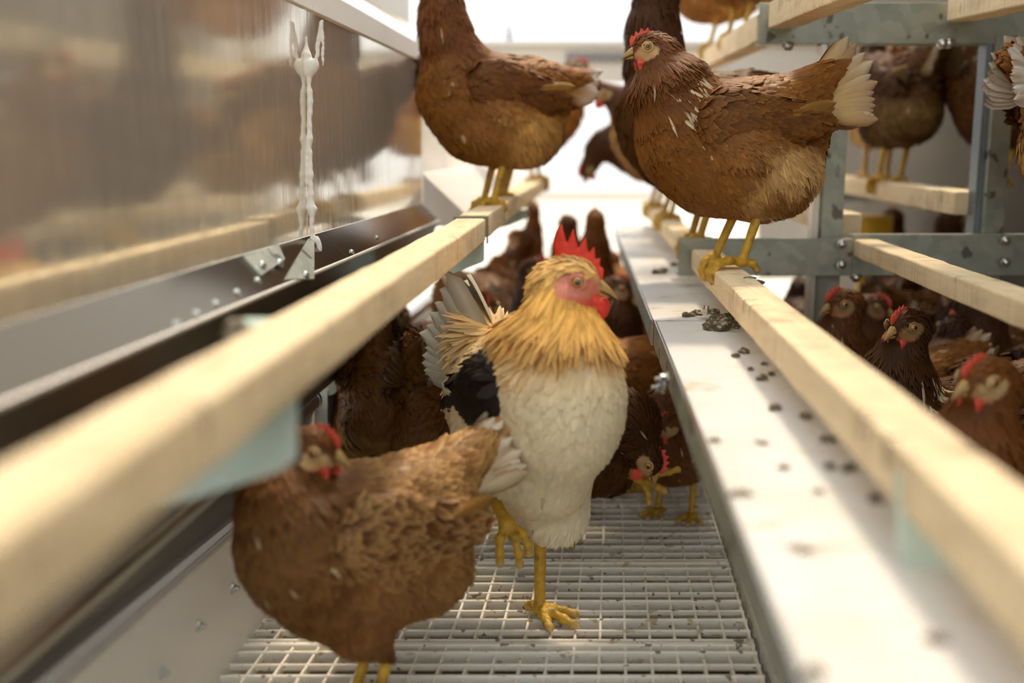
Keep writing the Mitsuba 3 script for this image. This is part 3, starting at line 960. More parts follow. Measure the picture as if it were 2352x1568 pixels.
part(k, 'plate', mikit.ply(hexa([P(x, y, d) for x in (722, 752) for y in (845, 1010) for d in (1.80, 1.815)]), 'galvanised'))
# trim board along the grating
k = thing('trim_board', 'bolted grey metal board along the left edge of the floor grating', 'board')
t0, t1 = np.array([-.470, .55, .178]), np.array([-.262, 3.2, .105])
b0, b1 = np.array([-.440, .55, -.03]), np.array([-.240, 3.2, -.03])
part(k, 'face', mikit.ply(slab([t0, t1, b1, b0], [-1, 0, 0], .004), 'trim_metal'))
part(k, 'flange', mikit.ply(slab([t0, t1, t1 + [-.045, 0, .012], t0 + [-.045, 0, .012]], [0, 0, -1], .003), 'trim_metal'))
part(k, 'rolled_edge', mikit.ply(tube([t0, t1], .0045, 12), 'edge_metal', smooth=True))
for x, y in ((533, 1350), (455, 1437), (370, 1545)):
    D = next(d for d in np.arange(.6, 2, .002) if P(x, y, d)[0] < t0[0] + (t1[0] - t0[0]) * (P(x, y, d)[1] - .55) / 2.65 + .018)
    part(k, 'bolt', mikit.ply(hexbolt(P(x, y, D), [1, -.05, 0], .0055, .007), 'zinc', smooth=30))

# floor grating: white plastic panels of slats and ribs
nx, pitch, rib = 20, .0340, .0369
y_of = lambda D: D * CS + 0.0          # forward depth on the floor -> world y is taken from the pixel helper below
joint = floor_pt(1400, 1472)[1]
slat_deep = {}
for col, x0 in enumerate((-.392, .362)):
    for r in range(-2, 7):
        y0 = joint + r * .309
        where = ['cut by the bottom edge', 'nearest the camera', 'under the foot of the rooster', 'behind the foot of the rooster', 'second behind the rooster', 'third behind the rooster', 'fourth behind the rooster', 'fifth behind the rooster', 'farthest under the flock'][r + 2]
        key = thing('floor_grate', f"white slatted floor panel {'in the aisle' if col == 0 else 'under the right ledge'}, {where}", 'floor panel', 'slatted floor panels')
        w = nx * rib + .006
        xs = x0 + .106 * (y0 - 1.30)
        for q in range(9):
            deep = q % 2 == 0
            yy = y0 + .003 + q * .0340
            th = .0052 if not deep else .006
            part(key, 'slat', mikit.ply(box([xs + .106 * (yy - y0), yy, -.030 if deep else -.0105], [xs + w + .106 * (yy - y0), yy + th, 0.0 if deep else -.0015], .0012), 'plastic'))
        part(key, 'edge_slat', mikit.ply(box([xs + .031, y0 + .296, -.030], [xs + w + .031, y0 + .3065, .0008], .0015), 'plastic'))
        for q in range(nx + 1):
            xx = xs + q * rib
            part(key, 'rib', mikit.ply(hexa([(xx + .106 * dy + dx, y0 + dy, dz_) for dy in (.004, .300) for dx, dz_ in ((0, -.016), (.0042, -.016), (.0042, -.0034), (.0032, -.0022), (.001, -.0022), (0, -.0034))]), 'plastic'))

# right ledge
d_of = lambda y: 1.587 * 402 / (y - 335)
edge = lambda d: run(1507, 737, 1.587, d, VR)
LW = np.array([.205, 0, 0])
for (d0, d1, off, lab) in ((.36, 1.585, 0.0, 'near section of the white metal ledge, spotted with droppings'), (1.592, 3.5, -.004, 'far section of the white metal ledge, beyond the joint')):
    k = thing('ledge', lab, 'ledge')
    a, b = edge(d0) + [off, 0, 0], edge(d1) + [off, 0, 0]
    part(k, 'top_sheet', mikit.ply(hexa([q + o for q in (a, b) for o in (np.zeros(3), LW, np.array([0, 0, -.003]), LW + [0, 0, -.003])]), 'ledge_paint'))
    part(k, 'front_flange', mikit.ply(hexa([q + o for q in (a, b) for o in (np.array([-.003, 0, -.0005]), np.array([0, 0, -.0005]), np.array([-.003, 0, -.042]), np.array([0, 0, -.042]))]), 'galvanised'))
    part(k, 'rolled_edge', mikit.ply(tube([a + [-.0015, 0, -.001], b + [-.0015, 0, -.001]], .0026, 10), 'zinc', smooth=True))
k = thing('ledge_bolt', 'pair of zinc bolts under the front edge of the white ledge', 'bolt')
for x, y in ((1524, 868), (1516, 888)):
    part(k, 'bolt', mikit.ply(hexbolt(P(x + 8, y, 1.22), [-1, -.2, 0], .006, .010), 'zinc', smooth=30))
single('ledge_screw', mikit.ply(hexbolt(run(1622, 722, 1.60, 1.60, VR) + [0, 0, .002], [0, 0, 1], .009, .008), 'zinc', smooth=30), 'zinc bolt on the white ledge among the droppings', 'bolt')


# perches
BW, BH = .055, .042


def beam(name, label, fn, d0, d1, w=BW, h=BH, seed=0, left=True):
    """fn(d): the edge of the beam's top that faces the aisle; the beam lies outward of it."""
    s = -1 if left else 1

    def c(d):
        e = fn(d)
        return [e, e + [s * w, 0, 0], e + [s * w, 0, -h], e + [0, 0, -h]]
    me = quadbar(c(d0), c(d1), .0045, 40, .0022, seed)
    return single(name, mikit.ply(me, 'wood', smooth=35), label, 'perch')


LB = lambda d: run(1115, 502, 1.75, d, (1400, 315))
RB = lambda d: run(1631, 613, 1.66, d, VR)
beam('perch', 'pale wooden perch rail on the left, blurred in the foreground', LB, .22, 1.752, seed=1)
beam('perch', 'continuation of the left perch rail beyond the steel strap', lambda d: LB(d) + [.004, 0, .006], 1.765, 3.6, seed=2)
beam('perch', 'pale wooden perch rail on the right, under the feet of the sharp hen', RB, .26, 1.944, seed=3, left=False)
beam('perch', 'far right perch rail behind the steel crossbar, carrying blurred hens', RB, 1.99, 3.6, seed=13, left=False)
RB2 = lambda d: run(1964, 550, 1.93, d, (1400, 345))
beam('perch', 'cracked wooden perch rail running from the steel frame to the right edge', RB2, .80, 1.935, w=.05, h=.036, seed=4, left=False)
UB = lambda d: run(1768, 4, 1.93, d, (1400, 215))
beam('perch', 'wooden perch rail resting over the upper steel crossbar, left of two', UB, .9, 1.935, w=.055, h=.052, seed=5, left=False)
UB2 = lambda d: run(2180, -12, 1.93, d, (1400, 215))
beam('perch', 'wooden perch rail over the upper steel crossbar, at the top right corner', UB2, .9, 1.935, w=.055, h=.052, seed=6, left=False)
UB3 = lambda d: run(1738, 30, 1.99, d, (1400, 262))
beam('perch', 'sunlit perch rail behind the left end of the upper steel crossbar', UB3, 1.99, 4.2, w=.055, h=.058, seed=7, left=False)
FB1 = lambda d: run(1957, 410, 2.90, d, (1400, 340))
beam('perch', 'blurred far perch rail under the hens between the two posts', FB1, 2.04, 3.6, w=.07, h=.05, seed=8, left=False)
FB2 = lambda d: run(1770, 448, 2.85, d, (1400, 340))
beam('perch', 'blurred far perch rail behind the legs of the hen on the right perch', FB2, 2.04, 3.6, w=.06, h=.05, seed=9, left=False)

# steel strap and support arms
k = thing('perch_strap', 'dark steel strap round the joint of the left perch', 'strap')
e = LB(1.756)
for lo, hi in (((-BW - .003, -.004, .0005), (.003, .004, .0045)), ((.0008, -.004, -BH - .004), (.0042, .004, .004)), ((-BW - .004, -.004, -BH), (-BW - .0008, .004, .004))):
    part(k, 'band', mikit.ply(box(e + np.array(lo), e + np.array(hi), .0008), 'dark_steel'))


def arm(label, poly, d, t=.005, m='bracket_plastic'):
    pg = shapely.Polygon(poly).buffer(-9).buffer(9)
    xy = np.array(pg.exterior.coords)[:-1]
    a = np.array([P(x, y, d) for x, y in xy])
    b = a + np.array([0, t, 0])
    single('support_arm', mikit.ply(loft([a, b]), m), label, 'bracket')


arm('pale green support arm under the left perch at the steel strap', [(726, 640), (1112, 540), (1112, 600), (1010, 640), (726, 745)], 1.765)
arm('blurred pale blue support arm under the left perch beside the foreground hen', [(330, 1010), (680, 895), (680, 1055), (635, 1085), (330, 1180)], .715)
arm('dull green support arm under the far left perch', [(1120, 505), (1212, 478), (1212, 500), (1170, 518), (1120, 530)], 2.45)
arm('blurred pale blue bracket holding the right perch over the ledge', [(2062, 1080), (2112, 1110), (2240, 1290), (2240, 1400), (2150, 1400), (2066, 1270)], .66)
k = thing('perch_clip', 'blurred green and pink clip on top of the left perch', 'clip')
part(k, 'plate', mikit.ply(box(P(600, 752, .80) - [.022, .02, .006], P(600, 752, .80) + [.014, .02, .006], .004), 'bracket_plastic'))
part(k, 'lump', mikit.ply(dome(P(545, 765, .78), [-.2, -.2, 1], .010, .012), 'dung', smooth=True))

# galvanised frame of the aviary
FD = 1.95
k = thing('steel_frame', 'galvanised steel frame of crossbars and posts carrying the right perches', 'frame')


def plate(x0, y0, x1, y1, d0=FD, d1=FD + .03, m='galvanised', name='crossbar', rnd=.002):
    a, b, c, e = P(x0, y0, d0), P(x1, y0, d0), P(x1, y1, d0), P(x0, y1, d0)
    o = np.array([0, d1 - d0, 0])
    part(k, name, mikit.ply(hexa([a, b, c, e, a + o, b + o, c + o, e + o]), m))


def channel(x0, y0, x1, y1, name, m='galvanised', lip=6):
    a, b = P(x0, y0, FD), P(x1, y1, FD)
    bx = [box([a[0], a[1], b[2]], [b[0], a[1] + .003, a[2]], .001)]
    if x1 - x0 > y1 - y0:
        bx += [box([a[0], a[1], a[2] - .003], [b[0], a[1] + .035, a[2]], .001), box([a[0], a[1], b[2]], [b[0], a[1] + .035, b[2] + .003], .001)]
    else:
        bx += [box([a[0], a[1], b[2]], [a[0] + .003, a[1] + .035, a[2]], .001), box([b[0] - .003, a[1], b[2]], [b[0], a[1] + .035, a[2]], .001)]
    part(k, name, mikit.ply(trimesh.util.concatenate(bx), m))


channel(1560, 548, 1960, 634, 'crossbar')
channel(1960, 538, 2420, 634, 'crossbar')
channel(1745, 6, 2420, 98, 'crossbar')
for x0, x1, y0 in ((1908, 1958, 99), (2292, 2340, 82)):
    a, b = P(x0, y0, FD - .004), P(x1, 634, FD - .004)
    part(k, 'post', mikit.ply(trimesh.util.concatenate([box([a[0], a[1], 0.0], [b[0], a[1] + .003, a[2]], .001), box([a[0], a[1], 0.0], [a[0] + .003, a[1] + .04, a[2]], .001)]), 'galvanised'))
    part(k, 'channel', mikit.ply(box([a[0] - .014, a[1] + .015, 0.0], [a[0] - .001, a[1] + .05, a[2]], .001), 'blue_steel' if x0 > 2000 else 'aluminium_dull'))
for x, y in ((1934, 561), (1934, 608), (2310, 552), (2310, 602)):
    part(k, 'bolt', mikit.ply(dome(P(x, y, FD - .006), [0, -1, 0], .0085, .008), 'zinc', smooth=40))
for x, y in ((1966, 634), (1810, 103), (2180, 97), (2165, 98)):
    part(k, 'bolt', mikit.ply(dome(P(x, y, FD - .002), [0, -.5, -1], .010, .012), 'zinc', smooth=40))
k = thing('far_crossbar', 'blurred dark steel bar behind the hens on the far perch', 'crossbar')
part(k, 'bar', mikit.ply(hexa([P(x, y, d) for x in (1700, 2196) for y in (432, 462) for d in (3.66, 3.69)]), 'grey_panel'))

# the far end
k = thing('end_beam', 'pale horizontal end beam with a dark slot across the open far end', 'beam')
part(k, 'board', mikit.ply(hexa([P(x, y, d) for x in (930, 1960) for y in (98, 190) for d in (4.2, 4.26)]), 'offwhite'))
part(k, 'top_edge', mikit.ply(hexa([P(x, y, d) for x in (930, 1960) for y in (93, 104) for d in (4.18, 4.28)]), 'white_board'))
part(k, 'slot', mikit.ply(hexa([P(x, y, d) for x in (1300, 1440) for y in (120, 139) for d in (4.185, 4.21)]), 'grey_panel'))
part(k, 'latch', mikit.ply(tube([P(1170, 96, 4.2), P(1169, 74, 4.2), P(1169, 56, 4.2)], [.012, .008, .005], 10), 'dark_steel', smooth=True))
struct('wall_back', mikit.ply(hexa([P(x, y, d) for x in (1740, 2800) for y in (-200, 640) for d in (4.4, 4.44)]), 'offwhite'), 'pale end wall behind the hens on the right')
single('side_board', mikit.ply(hexa([run(968, 130, 2.36, t, VL) + o for t in (2.36, 4.15) for o in (np.array([-.06, 0, 0]), np.array([-.09, 0, 0]), np.array([-.06, 0, -.40]), np.array([-.09, 0, -.40]))]), 'white_board'), 'overexposed white board beyond the aluminium wall on the left', 'board')
single('sloping_board', mikit.ply(hexa([P(972, 400, 2.4), P(972, 520, 2.4), P(1100, 520, 2.5), P(1230, 400, 4.0), P(1190, 370, 4.0), P(972, 395, 2.42), P(1090, 395, 3.9)]), 'white_board'), 'pale sloping board behind the left perch', 'board')
k = thing('slanted_panel', 'dark grey slanted panel behind the hens at the upper right', 'panel')
part(k, 'panel', mikit.ply(slab([P(2062, 170, 3.9), P(2240, 96, 3.9), P(2420, 96, 3.9), P(2420, 400, 3.9), P(2300, 330, 3.9)], [0, 1, 0], .02), 'grey_panel'))
part(k, 'edge', mikit.ply(tube([P(2040, 160, 3.88), P(2250, 82, 3.88)], .03, 8), 'white_board', smooth=True))
k = thing('feed_hose', 'blurred blue grey hose with a yellow fitting behind the hens', 'hose')
part(k, 'hose', mikit.ply(tube([P(2100, 170, 3.9), P(2125, 195, 3.6), P(2165, 225, 3.45), P(2215, 270, 3.4)], .022, 12), 'blue_steel', smooth=True))
part(k, 'fitting', mikit.ply(tube([P(2060, 132, 3.5), P(2075, 150, 3.5), P(2088, 163, 3.5)], [.018, .034, .018], 12), 'yellow_plastic', smooth=True), 'yellow fitting')
single('feeder', mikit.ply(trimesh.util.concatenate([trimesh.creation.cylinder(.085, .06, transform=trimesh.transformations.translation_matrix(P(1984, 517, 3.0))), trimesh.creation.cylinder(.012, P(1984, 517, 3.0)[2], transform=trimesh.transformations.translation_matrix(P(1984, 517, 3.0) * [1, 1, .5]))]), 'yellow_plastic', smooth=40), 'blurred yellow feeder pan behind the left steel post', 'feeder')

ORD = 'first second third fourth fifth sixth seventh eighth ninth tenth eleventh twelfth'.split()
# droppings on the ledge and the perch
def lump(p, r, seed, flat=.55):
    u = trimesh.creation.icosphere(subdivisions=2 + (seed < 10))
    v = np.array(u.vertices)
    v = v * (.45 + 1.1 * meshkit.fbm(v * 1.7 + seed * 9, 4, seed)[:, None]) @ rot([0, 0, 1], seed * 1.7) * [1, .72, 1]
    v = v @ rot([0, 0, 1], seed * 2.3)
    return mikit.ply((v * [r, r, r * flat] + p, np.array(u.faces)), 'dung', smooth=50)


lp = lambda x, y: run(1507 + 0, 737, 1.587, d_of(y), VR) + RT * ((x - 1176) * d_of(y) / FPX - run(1507, 737, 1.587, d_of(y), VR)[0])
k = thing('dropping_pile', 'large crumbly grey and white dropping on the white ledge beside the right perch', 'dropping')
for i, (x, y, r) in enumerate(((1640, 752, .016), (1655, 758, .018), (1628, 757, .013), (1668, 748, .016), (1650, 738, .015), (1672, 735, .014), (1684, 752, .013))):
    part(k, 'lump', lump(lp(x, y) + [0, 0, .004], r, i))
for i, (x, y, r) in enumerate(((1575, 727, .009), (1600, 722, .011), (1640, 720, .010), (1590, 726, .008))):
    single('dropping', lump(lp(x, y) + [0, 0, .003], r, 20 + i), f'dark crumb on the joint of the white ledge, {ORD[i]} of four counted', 'dropping', 'droppings along the ledge joint')
for i, (x, y, r) in enumerate(((1708, 810, .0095), (1690, 820, .006), (1750, 872, .009), (1724, 850, .005), (1772, 862, .005), (1756, 838, .005), (1780, 940, .009), (1850, 960, .008), (1900, 1015, .008), (1950, 1080, .008), (2010, 1150, .008), (1905, 1075, .006))):
    single('dropping', lump(lp(x, y) + [0, 0, .002], r, 40 + i), f'small dark dropping beside the right perch, {ORD[i]} below the large crumbly pile', 'dropping', 'droppings below the right perch')
for i, (x, y, r) in enumerate(((1512, 628, .016), (1524, 623, .013), (1650, 655, .010), (1548, 610, .010))):
    single('dropping', lump(lp(x, y) + [0, 0, .002], r, 60 + i), f'blurred dropping on the far section of the white ledge, {ORD[i]} of four', 'dropping', 'droppings on the far ledge')
for i, (x, y, r) in enumerate(((1640, 1012, .008), (1750, 1018, .007), (1700, 1135, .010), (1800, 1075, .007), (1880, 1130, .006), (1840, 1262, .009), (2150, 1470, .008), (1870, 1545, .008))):
    single('dropping', lump(lp(x, y) + [0, 0, .001], r, 80 + i, .2), f'flat brown smear on the near white ledge, {ORD[i]} from the far end', 'dropping', 'smears on the near ledge')
k = thing('perch_dropping', 'flattened dropping on top of the right perch in front of the hen', 'dropping')
for i, (x, y, r) in enumerate(((1722, 642, .012), (1745, 650, .010), (1735, 647, .010))):
    part(k, 'lump', lump(P(x, y, 1.52), r, 90 + i, .4))


# ------------------------------------------------------------------ the birds
def grip_legs(a, b, hk_a, hk_b, ea, eb, drop=.045):
    return [dict(hock=hk_a, foot=a, yaw=0, kind='grip', edge=ea, drop=drop), dict(hock=hk_b, foot=b, yaw=0, kind='grip', edge=eb, drop=drop)]


def hen(label, M, group=None, detail=False, name='hen', **k):
    key = thing(name, label, 'rooster' if name == 'rooster' else 'hen', group)
    put_bird(key, bird(**k), M, detail)
    return key


def on(fn, d, off, yaw, s=1.0, roll=0.0):
    p = fn(d) + RT * off
    return stand(p[0], p[1], p[2] + .001, yaw, s, roll)


def down(px, py, d, yaw, s=1.0, roll=0.0):
    """Stands on the grating below the pixel (px, py) at depth d."""
    p = P(px, py, d)
    return stand(p[0], p[1], 0.001, yaw, s, roll)


STD_GRIP = grip_legs((.004, .034, .010), (.010, -.034, .010), (-.020, .036, .100), (-.014, -.036, .100), .020, .014)

# hen on the right perch, in focus
hen('sharp brown hen with cream fanned tail standing on the right perch, looking left', on(RB, 1.66, .030, 180, .955), detail=True, seed=11, h=.0040, n=1.15,
    pal=pal(1.0, lowneck=.9, streak=.02, tailedge=(.30, .13, .035), tailbase=(.62, .44, .20), buff=(.66, .43, .18)), head=(.147, .006, .377), look=(1, .12, -.10), nbase=(.098, 0, .285), nctl=(.132, 0, .335), neck_r=(.066, .056, .042, .029),
    tail=(-.74, 0, .72), tail_at=(-.135, 0, .300), tail_n=12, tail_L=.135, tail_W=.032, fold=1.45, fluffy=1.12,
    legs=[dict(hock=(-.046, .032, .102), foot=(-.018, .034, .011), yaw=0, kind='grip', edge=.042, drop=.042),
          dict(hock=(-.022, -.034, .104), foot=(.018, -.034, .011), yaw=0, kind='grip', edge=.010, drop=.040)])

# rooster
WHITE, GOLD = (.84, .745, .50), (.72, .37, .06)


hen('white rooster with golden neck and red comb, walking with one foot raised', down(1217, 1412, 1.44, -66, 1.15), name='rooster', detail=True, seed=21, h=.0042, n=1.25, cock=True,
    pal=pal(1.0, back=(.70, .50, .24), breast=WHITE, neck=GOLD, head=(.76, .50, .20), fluff=(.82, .73, .50), thigh=(.84, .76, .54), wing=(.016, .010, .007), rump=(.66, .40, .12), quill=(.60, .52, .36),
            tailbase=(.52, .48, .38), tailedge=(.30, .27, .20), tailtip=(.66, .62, .52), edge=(.82, .75, .58), neckedge=(.84, .60, .24), edge_amt=.34, streak=0, wing_edge=.0, face=(.60, .22, .15), comb=(.68, .035, .015), lobe=(.78, .68, .50), iris=(.50, .26, .05)),
    pitch=.26, lift=.062, low=.80, torso=1.04, head=(.073, .018, .456), look=(.623, .785, -.12), nbase=(.072, -.012, .285), nctl=(.108, .010, .400), neck_r=(.049, .045, .039, .029), hackle=1.95, saddle=(-.6, 0, -.5), flift=.06, buff=0,
    tail=(-.42, -.30, .86), tail_at=(-.076, -.002, .296), tail_n=10, tail_L=.155, tail_W=.044, fold=1.25,
    comb=[(x * .82, z * .76) for x, z in COCK_COMB], comb_t=.0034, wattle=.0215, leg_r=.98, wing_drop=.15, wing_x=.034, wing_s=.80, wing_y=.067, wing_far=.052,
    legs=[dict(hock=(-.024, .026, .112), foot=(-.020, .0240, .011), yaw=.45, kind='flat'),
          dict(hock=(-.0085, -.062, .202), foot=(.036, -.049, .160), knee=(.030, -.058, .242), kind='flat', tr=.84,
               toes=[[(0.0360, -0.0490, 0.160), (0.0500, -0.0450, 0.145), (0.0570, -0.0420, 0.126), (0.0550, -0.0400, 0.111), (0.0500, -0.0400, 0.104)], [(0.0360, -0.0490, 0.160), (0.0470, -0.0630, 0.144), (0.0520, -0.0650, 0.128), (0.0500, -0.0640, 0.115), (0.0450, -0.0630, 0.109)],
                     [(0.0360, -0.0490, 0.160), (0.0450, -0.0320, 0.146), (0.0490, -0.0260, 0.132), (0.0470, -0.0240, 0.120), (0.0430, -0.0240, 0.114)], [(0.0360, -0.0490, 0.160), (0.0250, -0.0480, 0.150), (0.0210, -0.0480, 0.140), (0.0200, -0.0480, 0.133)]])])

# foreground hen
hen('brown hen with pale laced back in the left foreground, looking back to the right', down(842, 1560, 1.205, 213, .91), detail=True, seed=31, h=.0040, n=1.15,
    pal=pal(.95, face=(.62, .44, .20), edge=(.76, .45, .17), edge_amt=.74, streak=.02, lowneck=.12, rump=(.25, .12, .038), back=(.15, .060, .014), wing=(.085, .030, .007), wing_edge=.6, breast=(.100, .037, .007), neck=(.095, .034, .007), tailbase=(.62, .50, .32), tailtip=(.78, .70, .54), fluff=(.14, .056, .012), thigh=(.12, .045, .009)),
    head=(.068, .012, .382), look=(-.55, .83, -.10), nbase=(.092, 0, .285), nctl=(.105, -.01, .335), neck_r=(.066, .052, .036, .029), tail=(-.74, 0, .68), tail_at=(-.150, 0, .305), tail_n=9, tail_L=.11, fold=.65, pitch=.05, fluffy=.84, buff=.15, lift=.022,
    legs=[dict(hock=(-.020, s_ * .028, .086), foot=(.004, s_ * .032, .010), knee=(.022, s_ * .038, .145), yaw=s_ * .12, kind='flat') for s_ in (1, -1)])

#=====HEROES
# the hens on the perches, farther back
hen('brown hen on the left perch with its head above the picture', on(LB, 2.05, -.026, 195, .96), seed=41, h=0.005, n=0.65, pal=pal(1.15, edge_amt=.15, fluff=(.30, .13, .035), tailbase=(.40, .20, .07), tailtip=(.80, .74, .64)), pitch=.16,
    head=(.120, 0, .500), look=(1, 0, 0), nbase=(.095, 0, .300), nctl=(.125, 0, .40), neck_r=(.060, .046, .036, .030), tail=(-.95, 0, .10), fold=.6, legs=STD_GRIP)
hen('hen hidden behind the one on the left perch, only its beak and comb showing', on(LB, 2.34, -.028, 184, .88), seed=42, h=0.0055, n=0.38, pal=pal(.7), head=(.250, 0, .350), nctl=(.19, 0, .31), look=(.95, .1, -.3), legs=STD_GRIP)
hen('dark brown hen behind the sharp hen, its neck rising out of the picture', on(RB, 2.06, .028, 178, 1.08), seed=43, h=0.005, n=0.55, pal=pal(.50, streak=.01), head=(.100, 0, .545), look=(1, 0, 0), nctl=(.115, 0, .42), nbase=(.09, 0, .29), pitch=.08, tail=(-.95, 0, .15), fold=.7, legs=STD_GRIP)
hen('blurred hen on the right perch with its head level, facing left', on(RB, 2.75, .028, 182), seed=44, h=0.0075, n=0.38, pal=pal(1.25, neck=(.07, .022, .008), head=(.07, .022, .008), fluff=(.42, .22, .075), breast=(.40, .20, .07)), head=(.190, 0, .345), look=(1, .2, -.15), nctl=(.15, 0, .33), legs=STD_GRIP)
hen('blurred hen on the right perch hanging its dark head down', on(RB, 3.25, .028, 185), seed=45, h=0.0075, n=0.28, pal=pal(.55), head=(.235, 0, .130), look=(.35, .1, -.93), nbase=(.11, 0, .23), nctl=(.20, 0, .23), pitch=-.25, legs=STD_GRIP)
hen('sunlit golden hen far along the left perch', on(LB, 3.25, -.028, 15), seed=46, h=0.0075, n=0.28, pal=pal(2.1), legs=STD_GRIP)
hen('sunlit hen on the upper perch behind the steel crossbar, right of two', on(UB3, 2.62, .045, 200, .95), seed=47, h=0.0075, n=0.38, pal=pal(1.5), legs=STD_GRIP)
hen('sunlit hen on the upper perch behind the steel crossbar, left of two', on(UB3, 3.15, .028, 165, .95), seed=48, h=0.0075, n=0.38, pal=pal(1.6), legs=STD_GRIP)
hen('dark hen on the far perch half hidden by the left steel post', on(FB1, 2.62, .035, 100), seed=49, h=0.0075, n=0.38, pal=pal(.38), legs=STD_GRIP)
hen('blurred hen with a pale rump on the far perch between the posts', on(FB1, 3.0, .10, 82), seed=50, h=0.0075, n=0.42, pal=pal(1.15, fluff=(.66, .42, .18), thigh=(.60, .36, .15), breast=(.45, .24, .08), back=(.42, .25, .11)), head=(.10, -.03, .37), look=(.5, -.8, 0), tail=(-.7, 0, .7), fold=.5, legs=STD_GRIP)
hen('dark hen with laced feathers on the far perch against the right steel post', on(FB1, 2.5, .27, 195), seed=51, h=0.0075, n=0.55, pal=pal(.55, edge_amt=.4), head=(.085, .0, .44), look=(.9, .3, -.1), pitch=.35, legs=STD_GRIP)
q = RB2(1.72)
hen('hen cut by the right edge, its white tail in front of the steel post', stand(q[0] + .385, q[1], q[2], 10), seed=52, h=0.0055, n=0.55, detail=True, pal=pal(.9, tailbase=(.74, .68, .58), tailedge=(.62, .52, .38), tailtip=(.82, .78, .70), edge_amt=.6), tail=(-.85, 0, .45), tail_n=10, legs=STD_GRIP)

# the hens in the shade on the right
SH = dict(h=0.005, n=0.55)
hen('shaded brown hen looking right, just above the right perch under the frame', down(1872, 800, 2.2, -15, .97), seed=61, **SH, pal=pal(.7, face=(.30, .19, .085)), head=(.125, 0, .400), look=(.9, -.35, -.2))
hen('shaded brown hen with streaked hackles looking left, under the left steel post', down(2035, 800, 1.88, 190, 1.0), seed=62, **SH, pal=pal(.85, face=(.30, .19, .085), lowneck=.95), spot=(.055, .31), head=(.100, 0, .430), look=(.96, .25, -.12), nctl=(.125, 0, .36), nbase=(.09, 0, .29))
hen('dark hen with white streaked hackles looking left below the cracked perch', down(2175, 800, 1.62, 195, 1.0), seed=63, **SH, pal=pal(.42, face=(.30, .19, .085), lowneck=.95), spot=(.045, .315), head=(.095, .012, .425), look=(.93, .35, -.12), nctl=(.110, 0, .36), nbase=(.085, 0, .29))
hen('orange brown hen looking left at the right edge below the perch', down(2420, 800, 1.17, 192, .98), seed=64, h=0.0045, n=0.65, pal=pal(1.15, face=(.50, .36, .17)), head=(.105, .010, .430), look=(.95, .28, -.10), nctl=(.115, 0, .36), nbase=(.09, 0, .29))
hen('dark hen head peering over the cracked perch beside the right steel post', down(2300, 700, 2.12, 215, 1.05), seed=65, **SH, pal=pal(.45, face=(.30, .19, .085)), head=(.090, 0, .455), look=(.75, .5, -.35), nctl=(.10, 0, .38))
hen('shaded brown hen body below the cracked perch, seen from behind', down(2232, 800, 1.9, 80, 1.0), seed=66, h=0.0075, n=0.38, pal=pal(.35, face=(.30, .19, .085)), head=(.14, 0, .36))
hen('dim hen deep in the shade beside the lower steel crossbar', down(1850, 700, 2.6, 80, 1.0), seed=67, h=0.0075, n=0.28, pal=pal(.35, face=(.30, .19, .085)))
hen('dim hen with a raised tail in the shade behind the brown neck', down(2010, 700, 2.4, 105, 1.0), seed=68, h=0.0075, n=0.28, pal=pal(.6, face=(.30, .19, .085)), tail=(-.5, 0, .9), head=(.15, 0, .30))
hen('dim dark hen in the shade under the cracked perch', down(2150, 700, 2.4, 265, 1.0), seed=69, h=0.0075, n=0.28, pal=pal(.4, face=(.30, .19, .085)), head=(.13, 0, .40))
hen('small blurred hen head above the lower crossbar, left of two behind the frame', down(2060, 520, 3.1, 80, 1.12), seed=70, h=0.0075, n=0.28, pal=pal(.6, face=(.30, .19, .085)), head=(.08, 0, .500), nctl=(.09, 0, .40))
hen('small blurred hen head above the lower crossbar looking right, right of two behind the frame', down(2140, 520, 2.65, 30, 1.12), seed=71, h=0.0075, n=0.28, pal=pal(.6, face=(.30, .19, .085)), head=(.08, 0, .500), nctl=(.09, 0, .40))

# the flock in the aisle
FL = dict(h=0.0068, n=0.38)
hen('dark brown hen seen from behind at the left, pecking with its tail raised', down(876, 900, 1.92, 97, 1.0), seed=81, h=0.005, n=0.65, pal=pal(.48), pitch=-.55, head=(.22, 0, .10), look=(.5, 0, -.8), nbase=(.12, 0, .20), nctl=(.22, 0, .20), tail=(-.7, 0, .35), fold=.5)
hen('dark brown hen behind the tail of the rooster', down(1015, 930, 1.90, 75, .98), seed=82, h=0.005, n=0.65, pal=pal(.5), pitch=-.25, head=(.2, -.03, .2), look=(.8, -.3, -.5), nbase=(.12, 0, .22))
hen('dark hen in the aisle facing the camera, left of the rooster', down(1100, 700, 2.15, -82, 1.05), seed=83, **FL, pal=pal(.95), head=(.11, 0, .385), look=(1, .12, -.15))
hen('dark hen behind the rooster looking over to the right', down(1196, 700, 2.50, -70, 1.05), seed=84, **FL, pal=pal(.40), head=(.11, 0, .43), look=(.85, .5, -.1), nctl=(.12, 0, .36))
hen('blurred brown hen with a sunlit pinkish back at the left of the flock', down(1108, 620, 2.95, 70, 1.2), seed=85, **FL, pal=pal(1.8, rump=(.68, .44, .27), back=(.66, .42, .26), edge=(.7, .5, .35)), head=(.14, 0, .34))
hen('blurred hen behind the rooster hunching its dark neck', down(1222, 600, 3.2, 120, 1.15), seed=86, **FL, pal=pal(.85), head=(.07, 0, .42), look=(.6, .5, -.3))
hen('blurred hen far back in the aisle stretching a thin neck', down(1236, 520, 3.55, 100, 1.05), seed=87, **FL, pal=pal(1.3), head=(.10, 0, .55), look=(1, 0, 0), nctl=(.09, 0, .45), neck_r=(.05, .034, .026, .024))
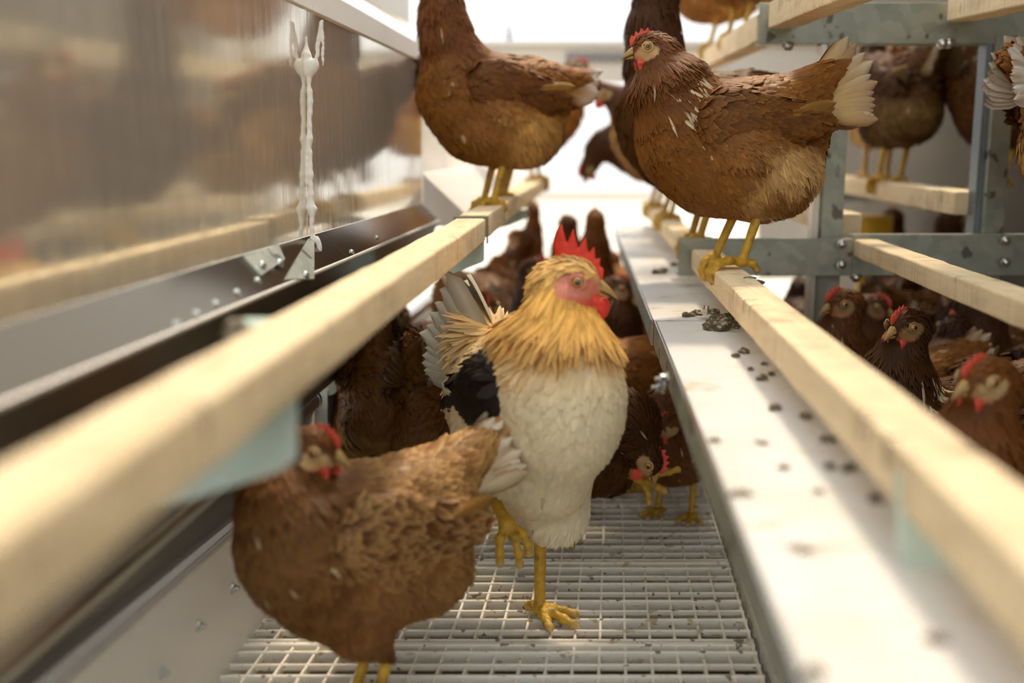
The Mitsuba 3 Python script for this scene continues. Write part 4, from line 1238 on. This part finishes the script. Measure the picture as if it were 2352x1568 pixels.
hen('blurred dark hen in the far aisle with its head turned left', down(1322, 560, 3.45, 105, 1.1), seed=88, **FL, pal=pal(.8), head=(.10, 0, .48), look=(.9, .2, -.25), nctl=(.11, 0, .40))
hen('tall blurred brown hen in the far aisle above the rooster comb', down(1366, 600, 2.95, 85, 1.1), seed=89, **FL, pal=pal(1.3), head=(.05, 0, .51), look=(1, 0, .1), nctl=(.05, 0, .42), neck_r=(.06, .044, .032, .028))
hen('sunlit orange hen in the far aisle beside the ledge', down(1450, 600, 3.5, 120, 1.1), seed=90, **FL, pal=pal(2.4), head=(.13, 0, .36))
hen('dark hen behind the rooster beak with a pale face', down(1362, 700, 2.45, -60, 1.0), seed=91, **FL, pal=pal(.7), head=(.11, 0, .41), look=(.8, .6, -.2))
hen('brown hen with a white tail standing behind the breast of the rooster', down(1450, 800, 2.08, 188, 1.0), seed=92, h=0.0055, n=0.55, pal=pal(1.9, edge_amt=.2, tailbase=(.7, .62, .5)), pitch=-.05, tail=(-.95, 0, .1), fold=.5, head=(.13, 0, .34))
hen('buff backed hen in the aisle behind the white tailed one', down(1445, 700, 2.85, 95, 1.0), seed=93, **FL, pal=pal(1.6, back=(.46, .30, .16)), head=(.13, 0, .36))
SC = [dict(hock=(-.020, -.040, .090), foot=(.000, -.042, .010), yaw=.1, kind='flat'),
      dict(hock=(.105, .040, .150), foot=(.150, .045, .150), knee=(.06, .05, .14), kind='flat', toes=[[(.150, .045, .150), (.160, .075, .152), (.168, .100, .157), (.171, .118, .160), (.171, .127, .152)], [(.150, .045, .150), (.158, .056, .135), (.162, .060, .118), (.163, .060, .104), (.162, .058, .097)],
                                                                                                                    [(.150, .045, .150), (.170, .052, .146), (.186, .060, .140), (.198, .066, .136), (.204, .068, .130)], [(.150, .045, .150), (.146, .034, .160), (.147, .028, .170), (.149, .026, .176)]])]
hen('dark hen behind the leg of the rooster, scratching its bent head with a raised foot', down(1312, 1100, 1.80, -60, .98), seed=94, h=0.0045, n=0.75, pal=pal(.42, face=(.46, .30, .15)), head=(.200, .020, .205), look=(.35, .30, -.89), nbase=(.100, 0, .245), nctl=(.195, .01, .285), pitch=-.10, neck_r=(.062, .050, .036, .028), wattle=.012, legs=SC)
hen('brown hen beside the ledge looking left, right of the rooster', down(1552, 1100, 1.92, 245, .82), seed=95, h=0.0045, n=0.65, pal=pal(.75, breast=(.15, .055, .015)), head=(.150, .020, .262), look=(.8, -.55, -.2), nbase=(.10, 0, .24), nctl=(.15, 0, .26), pitch=-.08)
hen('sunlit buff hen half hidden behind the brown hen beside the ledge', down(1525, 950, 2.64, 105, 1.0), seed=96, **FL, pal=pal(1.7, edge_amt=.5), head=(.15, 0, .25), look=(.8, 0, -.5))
hen('hen at the left edge of the flock showing only a red comb and face', down(960, 760, 2.35, 150, 1.0), seed=97, **FL, pal=pal(.6), head=(.05, .02, .345), look=(-.5, .8, -.2))
